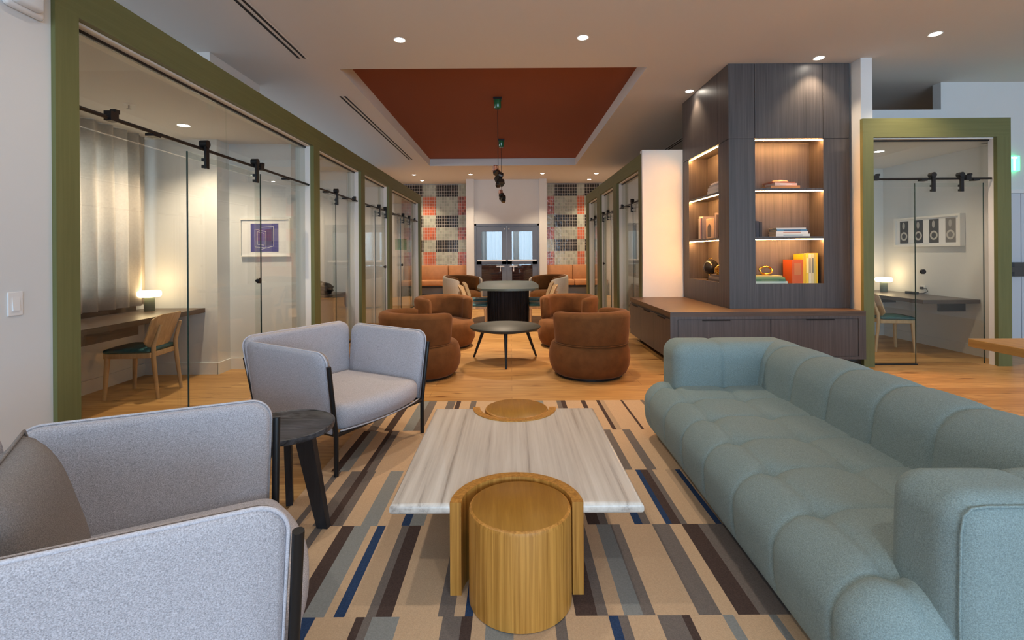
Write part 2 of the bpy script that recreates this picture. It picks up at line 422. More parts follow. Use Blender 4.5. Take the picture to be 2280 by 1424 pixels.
# tiled panels, one mesh with a material per colour of cell
TM = [tilemat('tile_grey_green', (.34, .37, .32), .22), tilemat('tile_charcoal', (.022, .022, .026), .5), tilemat('tile_coral', (.5, .125, .065), .22), tilemat('tile_rose', (.33, .1, .085), .45)]
def tile_panel(name, label, cols):
    rows = [(3.62, 3.22, 'd'), (3.22, 2.61, 'o'), (2.61, 2.20, 'd'), (2.20, 1.79, 'o'), (1.79, 1.40, 'd'), (1.40, .62, 'o')]
    mb = MB()
    for z1, z0, k in rows:
        for x0, x1, c in cols:
            mi = {'d': {'D': 1, 'O': 0, 'R': 0}, 'o': {'D': 0, 'O': 2, 'R': 3}}[k][c]
            mb.box(x0, x1, 15.963, 15.998, z0, z1, mi)
    o = mb.build(name, TM); tag(o, label, 'tiles'); return o
tile_panel('tile_panel', 'glossy checkered tile wall left of the far double door', [(-3.6, -2.88, 'D'), (-2.88, -2.47, 'O'), (-2.47, -1.74, 'D'), (-1.74, -1.38, 'R')])
tile_panel('tile_panel', 'glossy checkered tile wall right of the far double door', [(1.11, 1.43, 'R'), (1.43, 2.17, 'D'), (2.17, 2.42, 'O'), (2.42, 2.9, 'D'), (2.9, 3.45, 'O')])

# far double door
d = struct('door_1', MB().box(-1.14, -1.08, 15.08, 15.2, 0, 2.26).box(.82, .88, 15.08, 15.2, 0, 2.26).box(-1.14, .88, 15.08, 15.2, 2.2, 2.26), M['doorblue'], label='blue grey double door with glass and push bars at the far end', cat='door')
for x0, x1, s in ((-1.075, -.135, 1), (-.125, .815, -1)):
    mb = MB().box(x0, x1, 15.1, 15.15, 2.02, 2.19).box(x0, x0+.15, 15.1, 15.15, .01, 2.02).box(x1-.15, x1, 15.1, 15.15, .01, 2.02).box(x0, x1, 15.1, 15.15, .01, .25).box(x0, x1, 15.1, 15.15, 1.0, 1.1)
    lf = mb.build('door_leaf', M['doorblue'], d)
    MB().box(x0+.14, x1-.14, 15.12, 15.13, .2, 2.04).build('pane', M['glass'], lf)
    mb = MB().box(x0+.03, x1-.03, 15.03, 15.07, 1.10, 1.145).box(x0+.05, x0+.09, 15.05, 15.11, 1.1, 1.145).box(x1-.09, x1-.05, 15.05, 15.11, 1.1, 1.145)
    mb.build('push_bar', M['satin'], lf)
    xe = x1-.2 if s > 0 else x0+.2
    MB().box(xe-.12, xe+.12, 15.04, 15.08, .93, .955).box(xe-.015, xe+.015, 15.07, 15.11, .78, .96).build('handle', M['satin'], lf)
    MB().cyl((x1-.06 if s > 0 else x0+.06, 15.095), .018, 2.08, 2.12, 10).build('bolt', M['satin'], lf)
# beyond the door
mb = MB(); N = 120
for i in range(N):
    x0 = -1.1+2.0*i/N; x1 = -1.1+2.0*(i+1)/N
    f = lambda t: 17.85+.05*math.sin(t*38)+.02*math.sin(t*91)
    mb.hexa([(x0,f(x0),.9),(x1,f(x1),.9),(x1,f(x1)+.01,.9),(x0,f(x0)+.01,.9)], [(x0,f(x0),2.7),(x1,f(x1),2.7),(x1,f(x1)+.01,2.7),(x0,f(x0)+.01,2.7)])
tag(mb.build('curtain', plain('white_sheer', (.8, .83, .86), .9)), 'pleated white sheer curtain seen through far door glass', 'curtain')
mb = MB()
for k in range(9): mb.bbox(-1.12, .88, 17.5, 17.7, .02+k*.1, .113+k*.1, .008, 1)
tag(mb.build('low_wall', M['brick']), 'low brown slatted wall seen through lower far door glass', 'low wall')

# ------------------------------------------------------------------ green booth frames
def portal(name, label, P, posts, u_end, zt=H_BOX, rd=-.22):
    """P maps (along, depth towards the hall, z) to world; posts are (u0,u1)"""
    t = thing(name, label, 'frame', P((posts[0][0]+u_end)/2, 0, 0))
    def bx(u0, u1, d0, d1, z0, z1):
        a, b = P(u0, d0, z0), P(u1, d1, z1)
        return MB().box(min(a[0],b[0]), max(a[0],b[0]), min(a[1],b[1]), max(a[1],b[1]), z0, z1)
    for a, b in posts: bx(a, b, -.045, 0, 0, H_OPEN).build('post', M['green'], t, world=True)
    bx(posts[0][0], u_end, -.045, 0, H_OPEN, zt).build('header', M['greenh'], t, world=True)
    for (a, b), nx in zip(posts[:-1], posts[1:]):
        r = bx(b-.008, b, rd, -.045, 0, H_OPEN)
        j0, j1 = P(nx[0], rd, 0), P(nx[0]+.012, -.045, 0)
        r.box(min(j0[0],j1[0]), max(j0[0],j1[0]), min(j0[1],j1[1]), max(j0[1],j1[1]), 0, H_OPEN)
        h0, h1 = P(b, rd, 0), P(nx[0], -.045, 0)
        r.box(min(h0[0],h1[0]), max(h0[0],h1[0]), min(h0[1],h1[1]), max(h0[1],h1[1]), H_OPEN-.012, H_OPEN)
        r.build('reveal', M['frame'], t, world=True)['label'] = 'white reveal'
        s = bx(b, nx[0], -.12, -.095, H_OPEN-.03, H_OPEN-.012); s.build('glazing_channel', M['black'], t, world=True)
    return t
PL = lambda u, d, z=0: (XL+d, u, z)
PR = lambda u, d, z=0: (XR-d, u, z)
PS = lambda u, d, z=0: (u, 5.63-d, z)
LP = [(2.54, 2.68), (5.87, 6.05), (7.72, 7.92), (9.48, 9.72), (12.66, 12.9)]
RP = [(7.55, 7.72), (9.30, 9.62), (11.06, 11.44), (12.85, 13.1)]
SP = [(4.09, 4.215), (5.65, 5.81)]
portal('booth_frame', 'long green wood frame of the booth row along the left', PL, LP, 12.9)
portal('booth_frame', 'green wood frame of the booth row right of the hall', PR, RP, 13.1)
portal('booth_frame', 'green wood frame of the single booth right of the bookcase', PS, SP, 5.81, rd=-.11)
# backs of the header/posts behind the frame (white wall thickness)
m = MB()
for a, b in LP[1:-1]: m.box(XL-.22, XL-.046, a+.012, b-.008, 0, H_OPEN)
m.box(XL-.22, XL-.046, 2.545, 2.672, 0, H_OPEN).box(XL-.22, XL-.046, 12.672, 12.9, 0, H_OPEN).box(XL-.22, XL-.046, 2.545, 12.9, H_OPEN, H_BOX)
struct('trim_1', m, M['wall'])
m = MB()
for a, b in RP[1:-1]: m.box(XR+.046, XR+.22, a+.012, b-.008, 0, H_OPEN)
m.box(XR+.046, XR+.22, 7.62, 7.712, 0, H_OPEN).box(XR+.046, XR+.22, 12.862, 13.1, 0, H_OPEN).box(XR+.046, XR+.22, 7.62, 13.1, H_OPEN, H_BOX)
struct('trim_2', m, M['wall'])
m = MB().box(4.305, 5.80, 5.676, 5.74, H_OPEN, H_BOX).box(5.662, 5.80, 5.676, 5.74, 0, H_OPEN)
struct('trim_3', m, M['wall'])

# ------------------------------------------------------------------ glass fronts
def mapped(P, u0, u1, d0, d1, z0, z1, mb=None):
    a, b = P(u0, d0), P(u1, d1); mb = mb or MB()
    return mb.box(min(a[0],b[0]), max(a[0],b[0]), min(a[1],b[1]), max(a[1],b[1]), z0, z1)
def glass_front(P, u0, u1, door, hangers, stops, clips, knob, where, joint=None, fixed=()):
    g = thing('glass_partition', 'clear glass partition with black sliding door rail, '+where, 'glass partition', P((u0+u1)/2, -.11))
    js = [u0+.008]+([joint] if joint else [])+[u1]
    for a, b in zip(js[:-1], js[1:]):
        mapped(P, a, b-.004, -.115, -.105, 2.10, H_OPEN-.031).build('transom_pane', M['glass'], g, world=True)
    for (a, b, w) in fixed:
        mapped(P, a, b, -.115, -.105, .012, 2.095).build('fixed_pane', M['glass'], g, world=True)
        mapped(P, a, b, -.13, -.09, 0, .012).build('floor_channel', M['black'], g, world=True)
    # sliding door
    t = thing('sliding_door', 'frameless glass sliding door on black hangers, '+where, 'door', P((door[0]+door[1])/2, -.075))
    mapped(P, door[0]+.003, door[1]-.003, -.08, -.07, .02, 2.14).build('pane', M['glass'], t, world=True)
    e = MB(); mapped(P, door[0], door[0]+.003, -.081, -.069, .02, 2.14, e); mapped(P, door[1]-.003, door[1], -.081, -.069, .02, 2.14, e)
    e.build('pane_edge', M['glassedge'], t, world=True)['label'] = 'dark glass edge'
    for h in hangers:
        q = mapped(P, h-.02, h+.02, -.045, -.028, 2.035, 2.245)
        hg = q.build('hanger', M['black'], t, world=True)
        ax = Vector(P(1, 0))-Vector(P(0, 0)); dd = Vector(P(0, 1))-Vector(P(0, 0))
        for zz in (2.052, 2.105):
            mapped(P, h-.016, h+.016, -.07, -.045, zz-.012, zz+.012).build('clamp', M['black'], hg, world=True)
        for hu in (0,):
            c = Vector(P(h, -.06))+Vector((0,0,2.232))
            w = MB(); w.tube([c-dd*.022, c+dd*.036], .031, 16); w.build('wheel', M['black'], hg, True, world=True)
    if knob is not None:
        k = MB(); dd = Vector(P(0, 1))-Vector(P(0, 0)); c = Vector(P(knob, -.06))+Vector((0,0,1.1))
        k.tube([c-dd*.03, c-dd*.012], .012, 12); k.tube([c-dd*.012, c+dd*.012], .028, 18)
        k.build('knob', M['black'], t, True, world=True)
    # rail
    t = g
    c0, c1 = Vector(P(u0+.01, -.062))+Vector((0,0,2.19)), Vector(P(u1-.01, -.062))+Vector((0,0,2.19))
    MB().tube([c0, c1], .0125, 12).build('rail', M['black'], t, True, world=True)
    for sp in stops:
        q = mapped(P, sp-.03, sp+.03, -.085, -.04, 2.172, 2.23); mapped(P, sp+.01, sp+.045, -.08, -.045, 2.225, 2.25, q)
        q.build('stop', M['black'], t, world=True)
    for cp in clips:
        mapped(P, cp-.035, cp+.035, -.11, -.05, 2.165, 2.185).build('bracket', M['black'], t, world=True)
glass_front(PL, 2.68, 5.87, (3.68, 4.76), (3.86, 4.62), (2.97, 4.74), (3.34, 5.3), 4.69, 'on first booth at left', 4.25, ((2.69, 3.72, 'at the near side'), (4.72, 5.86, 'at the far side')))
glass_front(PL, 6.05, 7.72, (6.2, 6.80), (6.76,), (7.56,), (6.45, 7.2), None, 'on second booth of the left row', None, ((6.79, 7.71, 'at the far side'),))
glass_front(PL, 7.92, 9.48, (8.76, 9.46), (8.95, 9.4), (), (8.4,), 9.4, 'on third booth of the left row', None, ((7.93, 8.8, 'at the near side'),))
glass_front(PL, 9.72, 12.66, (10.8, 11.8), (10.95, 11.6), (12.3,), (10.2,), 10.88, 'on farthest booth of the left row', None, ((9.73, 10.84, 'at the near side'), (11.76, 12.65, 'at the far side')))
glass_front(PR, 7.72, 9.30, (7.9, 8.36), (8.32,), (9.1,), (8.75,), None, 'on nearest booth of the right row', None, ((8.33, 9.29, 'at the far side'),))
glass_front(PR, 9.62, 11.06, (10.2, 11.03), (10.4, 10.92), (), (10.0,), 10.98, 'on middle booth of the right row', None, ((9.63, 10.24, 'at the near side'),))
glass_front(PR, 11.44, 12.85, (11.6, 12.2), (12.0,), (12.6,), (12.3,), None, 'on farthest booth of the right row', None, ((12.17, 12.84, 'at the far side'),))
glass_front(PS, 4.215, 5.65, (4.75, 5.56), (4.94, 5.27), (4.28, 5.36), (4.85, 5.46), 4.83, 'on the single booth right of the bookcase', None, ((4.225, 4.79, 'at the left side'),))

# ------------------------------------------------------------------ rug
t = [plain('rug_beige', (.54, .385, .25), .95, spec=.05, var=.09, scale=220, bump=.3, bscale=300),
     plain('rug_brown', (.075, .052, .046), .95, spec=.05, var=.2, scale=220), plain('rug_grey', (.165, .142, .13), .95, spec=.05, var=.15, scale=220),
     plain('rug_slate', (.24, .25, .245), .95, spec=.05, var=.12, scale=220), plain('rug_navy', (.03, .056, .125), .95, spec=.05, var=.2, scale=220),
     plain('rug_tan', (.42, .31, .21), .95, spec=.05, var=.1, scale=220)]
KEY = dict(b=1, g=2, s=3, n=4, t=5)
RX = (-1.185, 1.72)
RUG = [(3.67, 4.40, [(-1.1,-1.03,'g'),(-.97,-.91,'b'),(-.83,-.75,'s'),(-.75,-.68,'g'),(-.58,-.51,'g'),(-.5,-.46,'b'),(-.37,-.32,'g'),(-.1,-.02,'n'),(.2,.28,'s'),(.4,.44,'g'),(.44,.48,'b'),(.62,.66,'b'),(.76,.79,'b'),(.79,.83,'t'),(.98,1.0,'b'),(1.16,1.19,'g'),(1.4,1.5,'b')]),
 (2.99, 3.67, [(-1.12,-1.07,'b'),(-1.07,-1.01,'s'),(-.93,-.9,'b'),(-.9,-.85,'g'),(-.6,-.5,'t'),(-.3,-.22,'n'),(0,.1,'g'),(.3,.4,'s'),(.66,.74,'g'),(.83,.89,'g'),(1.06,1.12,'t'),(1.3,1.4,'n')]),
 (2.39, 2.99, [(-1.09,-1.055,'g'),(-.99,-.93,'g'),(-.93,-.89,'b'),(-.89,-.84,'g'),(-.75,-.67,'s'),(-.55,-.51,'n'),(-.51,-.44,'s'),(-.2,-.1,'g'),(.1,.16,'b'),(.37,.43,'b'),(.43,.47,'g'),(.6,.64,'n'),(.64,.68,'g'),(.755,.785,'n'),(.785,.83,'b'),(.83,.86,'g'),(.94,1.0,'t'),(1.0,1.03,'n'),(1.2,1.3,'g')]),
 (1.79, 2.39, [(-.97,-.93,'g'),(-.84,-.78,'b'),(-.78,-.70,'s'),(-.665,-.625,'n'),(-.545,-.51,'g'),(-.51,-.45,'b'),(-.28,-.22,'g'),(-.18,-.15,'n'),(.23,.31,'b'),(.31,.35,'g'),(.41,.48,'s'),(.48,.525,'g'),(.685,.77,'g'),(.83,.91,'b'),(.91,.95,'g'),(.95,1.04,'g'),(1.2,1.3,'n')]),
 (1.15, 1.79, [(-1.0,-.92,'g'),(-.79,-.73,'n'),(-.58,-.55,'b'),(-.55,-.52,'g'),(-.52,-.42,'s'),(-.26,-.19,'g'),(-.19,-.15,'b'),(-.1,.0,'s'),(.15,.19,'g'),(.35,.385,'n'),(.385,.42,'g'),(.53,.62,'g'),(.62,.65,'b'),(.77,.81,'s'),(.94,.97,'s'),(1.2,1.3,'b')]),
 (.5, 1.15, [(-1.0,-.92,'b'),(-.7,-.6,'s'),(-.3,-.2,'b'),(.1,.2,'n'),(.5,.6,'g'),(.8,.9,'b')])]
mb = MB()
for y0, y1, st in RUG:
    x = RX[0]
    for a, b, c in st:
        a, b = max(a, x), min(b, RX[1])
        if a > x+1e-4: mb.box(x, a, y0, y1, 0, .011, 0)
        if b > a: mb.box(a, b, y0, y1, 0, .011, KEY[c])
        x = max(x, b)
    if x < RX[1]: mb.box(x, RX[1], y0, y1, 0, .011, 0)
tag(mb.build('rug', t), 'flat woven rug of offset beige, grey, brown and navy stripes', 'rug')
RUGZ = .011

# ------------------------------------------------------------------ lavender armchairs
def make_armchair(label, loc, rz):
    t = thing('armchair', label, 'armchair', loc, rz, 'lavender armchairs')
    Z0, Z1 = .255, .762
    def panel(out, fn, th, name, mat, pr, pipe):
        mb = MB()
        n = len(out)
        # pillowy slab: outline rings from back face to front face
        cx = sum(p[0] for p in out)/n; cy = sum(p[1] for p in out)/n
        def ins(k):
            return [(p[0]+(cx-p[0])*k/max(.01, math.hypot(p[0]-cx, p[1]-cy)), p[1]+(cy-p[1])*k/max(.01, math.hypot(p[0]-cx, p[1]-cy))) for p in out]
        R = [(.10, 0), (.022, .0), (.006, .010), (0, .03), (0, th-.03), (.006, th-.010), (.022, th), (.10, th+.004), (.2, th+.006)]
        rings = [[mb.bm.verts.new(fn(u, v, w)) for u, v in ins(k)] for k, w in R]
        for A, B in zip(rings[:-1], rings[1:]):
            for i in range(n): mb.bm.faces.new((A[i], A[(i+1) % n], B[(i+1) % n], B[i]))
        mb.bm.faces.new(rings[0][::-1]); mb.bm.faces.new(rings[-1])
        o = mb.build(name, mat, pr, 'all')
        MB().tube([fn(u, v, pipe) for u, v in ins(-.001)], .0055, 6, closed=True).build('piping', M['lavpipe'], o, 'all')
        return o
    for s in (1, -1):
        out = []
        for u, v in rrect(-.385, .345, Z0, Z1, .075, 8, (0,0,1,1)):
            if v > .6: v -= .006+.008*(u/.37)
            out.append((u, v))
        fn = lambda u, v, w, s=s: (u+(.02*(v-Z0)/.5 if u > 0 else -.02*(v-Z0)/.5), s*(.375+.06*(v-Z0)/.5+w), v)
        panel(out, fn, .05, 'arm', M['lav'], t, .037)
    out = [(u, v+.012*(abs(u)/.40)) for u, v in rrect(-.403, .403, Z0, Z1+.01, .075, 8, (0,0,1,1))]
    fn = lambda u, v, w: (-.36-.06*(v-Z0)/.5-w, u*(1+.12*(v-Z0)/.5), v)
    panel(out, fn, .07, 'backrest', M['lav'], t, .056)
    def post(p):
        k = max(0, (p.x-.1)/.25)
        return Vector((p.x+.085*k*(1-(p.y/.39)**2)*(1 if p.z > .3 else .75), p.y, p.z+(.014*(1-(p.y/.37)**2)*(1-(p.x/.36)**2) if p.z > .38 else 0)))
    sb = soft_box((-.36, -.374, .248), (.362, .374, .412), .055, .025, None, post)
    st = sb.build('seat', M['lav'], t, 'all')
    pp = []
    for i in range(13):
        y = -.37+.74*i/12; pp.append((.362+.06*(1-(y/.39)**2)+.002, y, .262))
    MB().tube(pp, .005, 6).build('piping', M['lavpipe'], st, 'all')
    fr = MB()
    c = [(.368, .395, .243), (.368, -.395, .243), (-.38, -.395, .243), (-.38, .395, .243)]
    for i in range(4): fr.tube([c[i], c[(i+1) % 4]], .013, 10)
    fr.build('frame', M['black'], t, True)
    for x, y in ((.372, .405), (.372, -.405)):
        s = 1 if y > 0 else -1
        MB().tube([(x, y, 0), (x, y, .25), (x+.012, y+s*.062, .672)], .0145, 10).build('leg', M['black'], t, True)
    for y in (.40, -.40):
        s = 1 if y > 0 else -1
        MB().tube([(-.45, y, 0), (-.385, y, .25), (-.48, y+s*.03, .64)], .013, 10).build('leg', M['black'], t, True)
    return t
fa, fb = (.878, -.479), (.877, .48)
A = make_armchair('lavender armchair with black frame beyond the small black side table', (-.87-.37*fa[0], 3.28-.37*fa[1], RUGZ), math.atan2(fa[1], fa[0]))
cB = (-.755-.37*fb[0], 1.575-.37*fb[1])
B = dup(A, (*cB, RUGZ), math.atan2(fb[1], fb[0]), 'lavender armchair nearest the camera holding a grey cushion')
# cushion on the near chair
mb = MB(); n = 22; vs = []; fs = []
for side in (1, -1):
    for i in range(n+1):
        for j in range(n+1):
            u, v = -1+2*i/n, -1+2*j/n
            th = .085*((1-u**4)*(1-v**4))**.55
            pin = 1-.07*(1-abs(u*v))*(u*u+v*v)/2
            vs.append(Vector((side*th, u*.215*pin, v*.215*pin)))
for side in (0, 1):
    b = side*(n+1)**2
    for i in range(n):
        for j in range(n):
            q = [b+i*(n+1)+j, b+(i+1)*(n+1)+j, b+(i+1)*(n+1)+j+1, b+i*(n+1)+j+1]; fs.append(q if side else q[::-1])
mb.raw(vs, fs); bmesh.ops.remove_doubles(mb.bm, verts=mb.bm.verts, dist=.0004)
mb.xf(Euler((math.radians(6), math.radians(-14), 0)).to_matrix().to_4x4())
t = thing('cushion', 'grey taupe square cushion leaning on back of nearest armchair', 'cushion', (*cB, 0), math.atan2(fb[1], fb[0]))
mb.xf(Matrix.Translation((-.215, -.085, .628)))
cu = mb.build('cushion_cover', M['pillow'], t, 'all')
pts = []
for k in range(4):
    for i in range(12):
        w = -1+2*i/12; u, v = ((w, -1), (1, w), (-w, 1), (-1, -w))[k]
        pin = 1-.07*(1-abs(u*v))*(u*u+v*v)/2
        pts.append(Matrix.Translation((-.215, -.085, .628)) @ (Euler((math.radians(6), math.radians(-14), 0)).to_matrix().to_4x4() @ Vector((0, u*.217*pin, v*.217*pin))))
MB().tube(pts, .005, 6, closed=True).build('piping', M['pillow'], t, 'all')

# side table
t = thing('side_table', 'small round black side table between the two lavender armchairs', 'side table', (-1.13, 2.42, 0))
MB().lathe([(0,.468),(.205,.468),(.228,.478),(.232,.496),(.232,.503),(.226,.506),(.222,.503),(.218,.5),(0,.5)], n=48).build('tabletop', M['blacktop'], t, True)
MB().lathe([(0,.43),(.08,.43),(.11,.468),(0,.468)], n=24).build('hub', M['blackwood'], t, True)
for k, a in enumerate((math.radians(-10), math.radians(110), math.radians(230))):
    mb = MB(); mb.prism([(.05,.468),(.15,.468),(.232,.011),(.175,.011)], -.017, .017, 'y')
    mb.xf(Matrix.Rotation(a, 4, 'Z')); lg = mb.build('leg', M['blackwood'], t)

# ------------------------------------------------------------------ coffee table
t = thing('coffee_table', 'pale travertine coffee table on curved honey wood brackets', 'coffee table', (.015, 2.49, RUGZ))
W2, L2, ZT = .50, .59, .357
RO, RI, RC = .262, .218, .2
top = []
def arc(cy, s, r, n=24): return [(r*math.cos(a), cy+s*r*math.sin(a)) for a in [PI*i/n for i in range(n+1)]]
out = [(-W2, -L2)]+[(-x, y) for x, y in arc(-L2, 1, RO)]+[(W2, -L2), (W2, L2)]+arc(L2, -1, RO)+[(-W2, L2)]
mb = MB(); mb.prism(out, ZT-.044, ZT)
be = [e for e in mb.bm.edges if abs(e.verts[0].co.z-e.verts[1].co.z) < 1e-5 and (all(abs(abs(v.co.x)-W2) < 1e-4 for v in e.verts) or all(abs(abs(v.co.y)-L2) < 1e-4 for v in e.verts) and abs(e.verts[0].co.x) > RO-.001 and abs(e.verts[1].co.x) > RO-.001)]
bmesh.ops.bevel(mb.bm, geom=be, offset=.018, segments=4, affect='EDGES', profile=.5)
mb.build('tabletop', M['marble'], t, True)
for s in (1, -1):
    mb = MB(); cy = -L2*s
    o_ = arc(cy, s, RO, 32); i_ = arc(cy, s, RI, 32)
    mb.prism(o_+i_[::-1], 0, ZT+.006); mb.build('bracket', M['honey'], t, True)
for y, lb in ((2.49-L2, 'near'), (2.49+L2, 'far')):
    mb = MB(); mb.lathe([(0,0),(.192,0),(.2,.004),(.2,.340),(.197,.352),(.188,.357),(0,.357)], n=64)
    o = mb.build('stool', [M['honey'], M['honeytop']], None, True); o.location = (.028, y, RUGZ)
    for p in o.data.polygons:
        if p.normal.z > .9: p.material_index = 1
    tag(o, 'honey oak drum stool tucked into the %s end of the travertine table' % lb, 'stool', 'drum stools')

# ------------------------------------------------------------------ sofa
t = thing('sofa', 'long sage blue quilted sofa facing the travertine table', 'sofa', (1.5, 2.47, 0))
SY = [1.43+.33*k for k in range(7)]
def gr(d, w): return math.exp(-abs(d)/w)
def dy_(y): return min(abs(y-s) for s in SY)
def seat_d(p, n):
    up = max(0, n.z); fr = max(0, -n.x)
    d = 0
    if n.z > -.3 and n.y > -.5 and n.y < .5:
        dd = dy_(p.y); near = 1-max(0, min(1, (p.x-1.12)/.12)) if p.x > 1.12 else 1
        d -= .0075*gr(dd, .03)*(.45+.55*near)+.011*gr(dd, .006)
    if n.z > .5:
        dx = min(abs(p.x-1.13), abs(p.x-1.46))
        d -= .010*gr(dx, .03)*up+.010*gr(dx, .008)
        tx = math.hypot(dx, dy_(p.y)); d -= .02*math.exp(-(tx/.055)**2)
    return d
def seat_p(p):
    # front rolls over: belly further out at mid height
    if p.x < 1.25:
        k = max(0, 1-(p.x-.93)/.32)
        zz = min(1, max(0, (p.z-.02)/.40))
        p = Vector((p.x+k*.035*(1-math.sin(min(1, zz*1.7)*PI/2)), p.y, p.z-.04*k*k*max(0, zz-.4)/.6))
        p.x -= .035*min(1, max(0, (3.1-p.y)/1.7))*min(1, k*1.2)
    return p
soft_box((.96, 1.27, .02), (1.86, 3.64, .425),   .14, (.012, .008, .02), seat_d, seat_p).build('seat', M['sofa'], t, 'all', world=True)
BY = [1.66+.33*k for k in range(6)]
def back_d(p, n):
    dd = min(abs(p.y-s) for s in BY)
    return -.010*gr(dd, .035)-.012*gr(dd, .006)+.010
def back_p(p): return Vector((p.x+.05*(p.z-.4)/.3, p.y, p.z))
soft_box((1.70, 1.32, .06), (2.02, 3.64, .70), .13, (.02, .008, .018), back_d, back_p).build('backrest', M['sofa'], t, 'all', world=True)
def arm_d(p, n):
    d = .006
    d -= .006*gr(p.x-1.47, .03)+.010*gr(p.x-1.47, .008)
    return d
def arm_far_p(p): return Vector((p.x, p.y+.03*(p.z-.4), p.z))
soft_box((1.14, 3.36, .06), (2.03, 3.70, .705), .095, (.011, .018, .018), arm_d, arm_far_p).build('arm', M['sofa'], t, 'all', world=True)
def arm_near_p(p): return Vector((p.x-.01*math.sin((p.z-.06)/.64*PI), p.y, p.z))
soft_box((1.158, 1.255, .06), (2.05, 1.505, .695), .075, (.012, .016, .016), arm_d, arm_near_p).build('arm', M['sofa'], t, 'all', world=True)
mb = MB().box(1.07, 2.0, 1.36, 3.56, .011, .06); mb.build('plinth', M['seam'], t, world=True)
# piping seams on the near arm
pp = [(1.168, 1.265, .1), (1.163, 1.265, .4), (1.168, 1.265, .61), (1.178, 1.267, .655), (1.20, 1.268, .674), (1.24, 1.268, .679), (1.6, 1.266, .680), (2.0, 1.266, .679)]
MB().tube(pp, .0035, 6).build('seam', M['sofa'], t, 'all', world=True)

# ------------------------------------------------------------------ rust swivel chairs
def wrap(a0, a1, prof, n=40, cen=(0,0), sag=None):
    """sweep closed profile (r,z) list along an arc; ends rounded by shrinking"""
    mb = MB(); rings = []
    rc = sum(p[0] for p in prof)/len(prof); zc = sum(p[1] for p in prof)/len(prof)
    for i in range(n+1):
        f = i/n; a = a0+(a1-a0)*f
        e = min(f, 1-f)*n; k = 1 if e >= 3 else math.sqrt(max(0.0, 1-((3-e)/3)**2))*.55+.45
        g = sag(f) if sag else 0
        ring = []
        for r, z in prof:
            r2 = rc+(r-rc)*k; z2 = zc+(z-zc)*(.8+.2*k)+g*max(0, (z-zc))/.2
            ring.append(mb.bm.verts.new((cen[0]+r2*math.cos(a), cen[1]+r2*math.sin(a), z2)))
        rings.append(ring)
    m_ = len(prof)
    for A_, B_ in zip(rings[:-1], rings[1:]):
        for i in range(m_): mb.bm.faces.new((A_[i], A_[(i+1) % m_], B_[(i+1) % m_], B_[i]))
    mb.bm.faces.new(rings[0][::-1]); mb.bm.faces.new(rings[-1])
    return mb
def make_swivel(label, loc, rz):
    t = thing('swivel_chair', label, 'armchair', loc, rz, 'rust velvet swivel chairs')
    MB().cyl((0,0), .36, 0, .03, 32).build('base', M['black'], t, True)
    MB().lathe([(0,.025),(.37,.025),(.405,.05),(.437,.12),(.448,.2),(.442,.28),(.42,.35),(.392,.375),(.3,.39),(0,.40)], n=48).build('seat', M['rust'], t, 'all')
    prof = [(.27,.375),(.395,.365),(.41,.39),(.425,.55),(.432,.66),(.425,.70),(.39,.722),(.34,.725),(.30,.705),(.285,.66),(.275,.5)]
    b = wrap(PI-math.radians(122), PI+math.radians(122), prof, 44, (-.025, 0), lambda f: -.03*(abs(2*f-1))**2)
    b.build('backrest', M['rust'], t, 'all')
    MB().tube([(-.025+.408*math.cos(a), .408*math.sin(a), .372) for a in [PI-2.1+4.2*i/40 for i in range(41)]], .006, 6).build('piping', M['rust'], t, 'all')
    return t
TC = (-.08, 6.1)
def face(x, y, off=0): return math.atan2(TC[1]-y, TC[0]-x)+math.radians(off)
S1 = make_swivel('rust velvet swivel chair with its back to the camera, right of the round table', (.865, 5.42, 0), face(.865, 5.42, -22))
dup(S1, (-1.02, 5.43, 0), face(-1.02, 5.43, 8), 'rust velvet swivel chair just behind the farther lavender armchair')
dup(S1, (-.98, 7.12, 0), face(-.98, 7.12, -8), 'rust velvet swivel chair at the far left of the round table')
dup(S1, (.83, 7.12, 0), face(.83, 7.12, 10), 'rust velvet swivel chair at the far right of the round table')
# round table
t = thing('round_table', 'round black coffee table between four rust swivel chairs', 'coffee table', (-.08, 6.1, 0))
MB().lathe([(0,.405),(.425,.405),(.443,.425),(.443,.434),(.438,.438),(0,.438)], n=64).build('tabletop', plain('black_satin_top', (.03, .034, .03), .5), t, True)
MB().lathe([(0,.375),(.28,.375),(.3,.405),(0,.405)], n=40).build('apron', M['blackwood'], t, True)
for k in range(3):
    a = -PI/2+.03+k*2*PI/3
    MB().tube([(.30*math.cos(a), .30*math.sin(a), .41), (.47*math.cos(a), .47*math.sin(a), 0)], [.024, .013], 12).build('leg', M['black'], t, True)
# ------------------------------------------------------------------ dining table and wooden chairs
t = thing('dining_table', 'long dark table with bowed ends on a fluted black drum', 'table', (-.06, 9.3, 0))
def bow(w, l, n=14):
    pts = []
    for i in range(n+1): pts.append((-w*.80+1.60*w*i/n, -l-.10*math.cos((i/n-.5)*PI)+.0))
    for i in range(n+1): pts.append((w*(.92+.08*math.sin(PI*i/n)), -l*.86+1.72*l*i/n))
    for i in range(n+1): pts.append((w*.80-1.60*w*i/n, l+.10*math.cos((i/n-.5)*PI)))
    for i in range(n+1): pts.append((-w*(.92+.08*math.sin(PI*i/n)), l*.86-1.72*l*i/n))
    return pts
mb = MB(); mb.prism(bow(.57, 1.12), .715, .75); mb.build('tabletop', plain('dark_green_grey_top', (.05, .062, .054), .38), t)
mb = MB()
n = 96; ring = []
for i in range(n):
    a = 2*PI*i/n; r = 1+.012*(-1)**i
    c, s = math.cos(a), math.sin(a)
    ring.append((math.copysign(abs(c)**.6, c)*.385*r, math.copysign(abs(s)**.6, s)*.85*r))
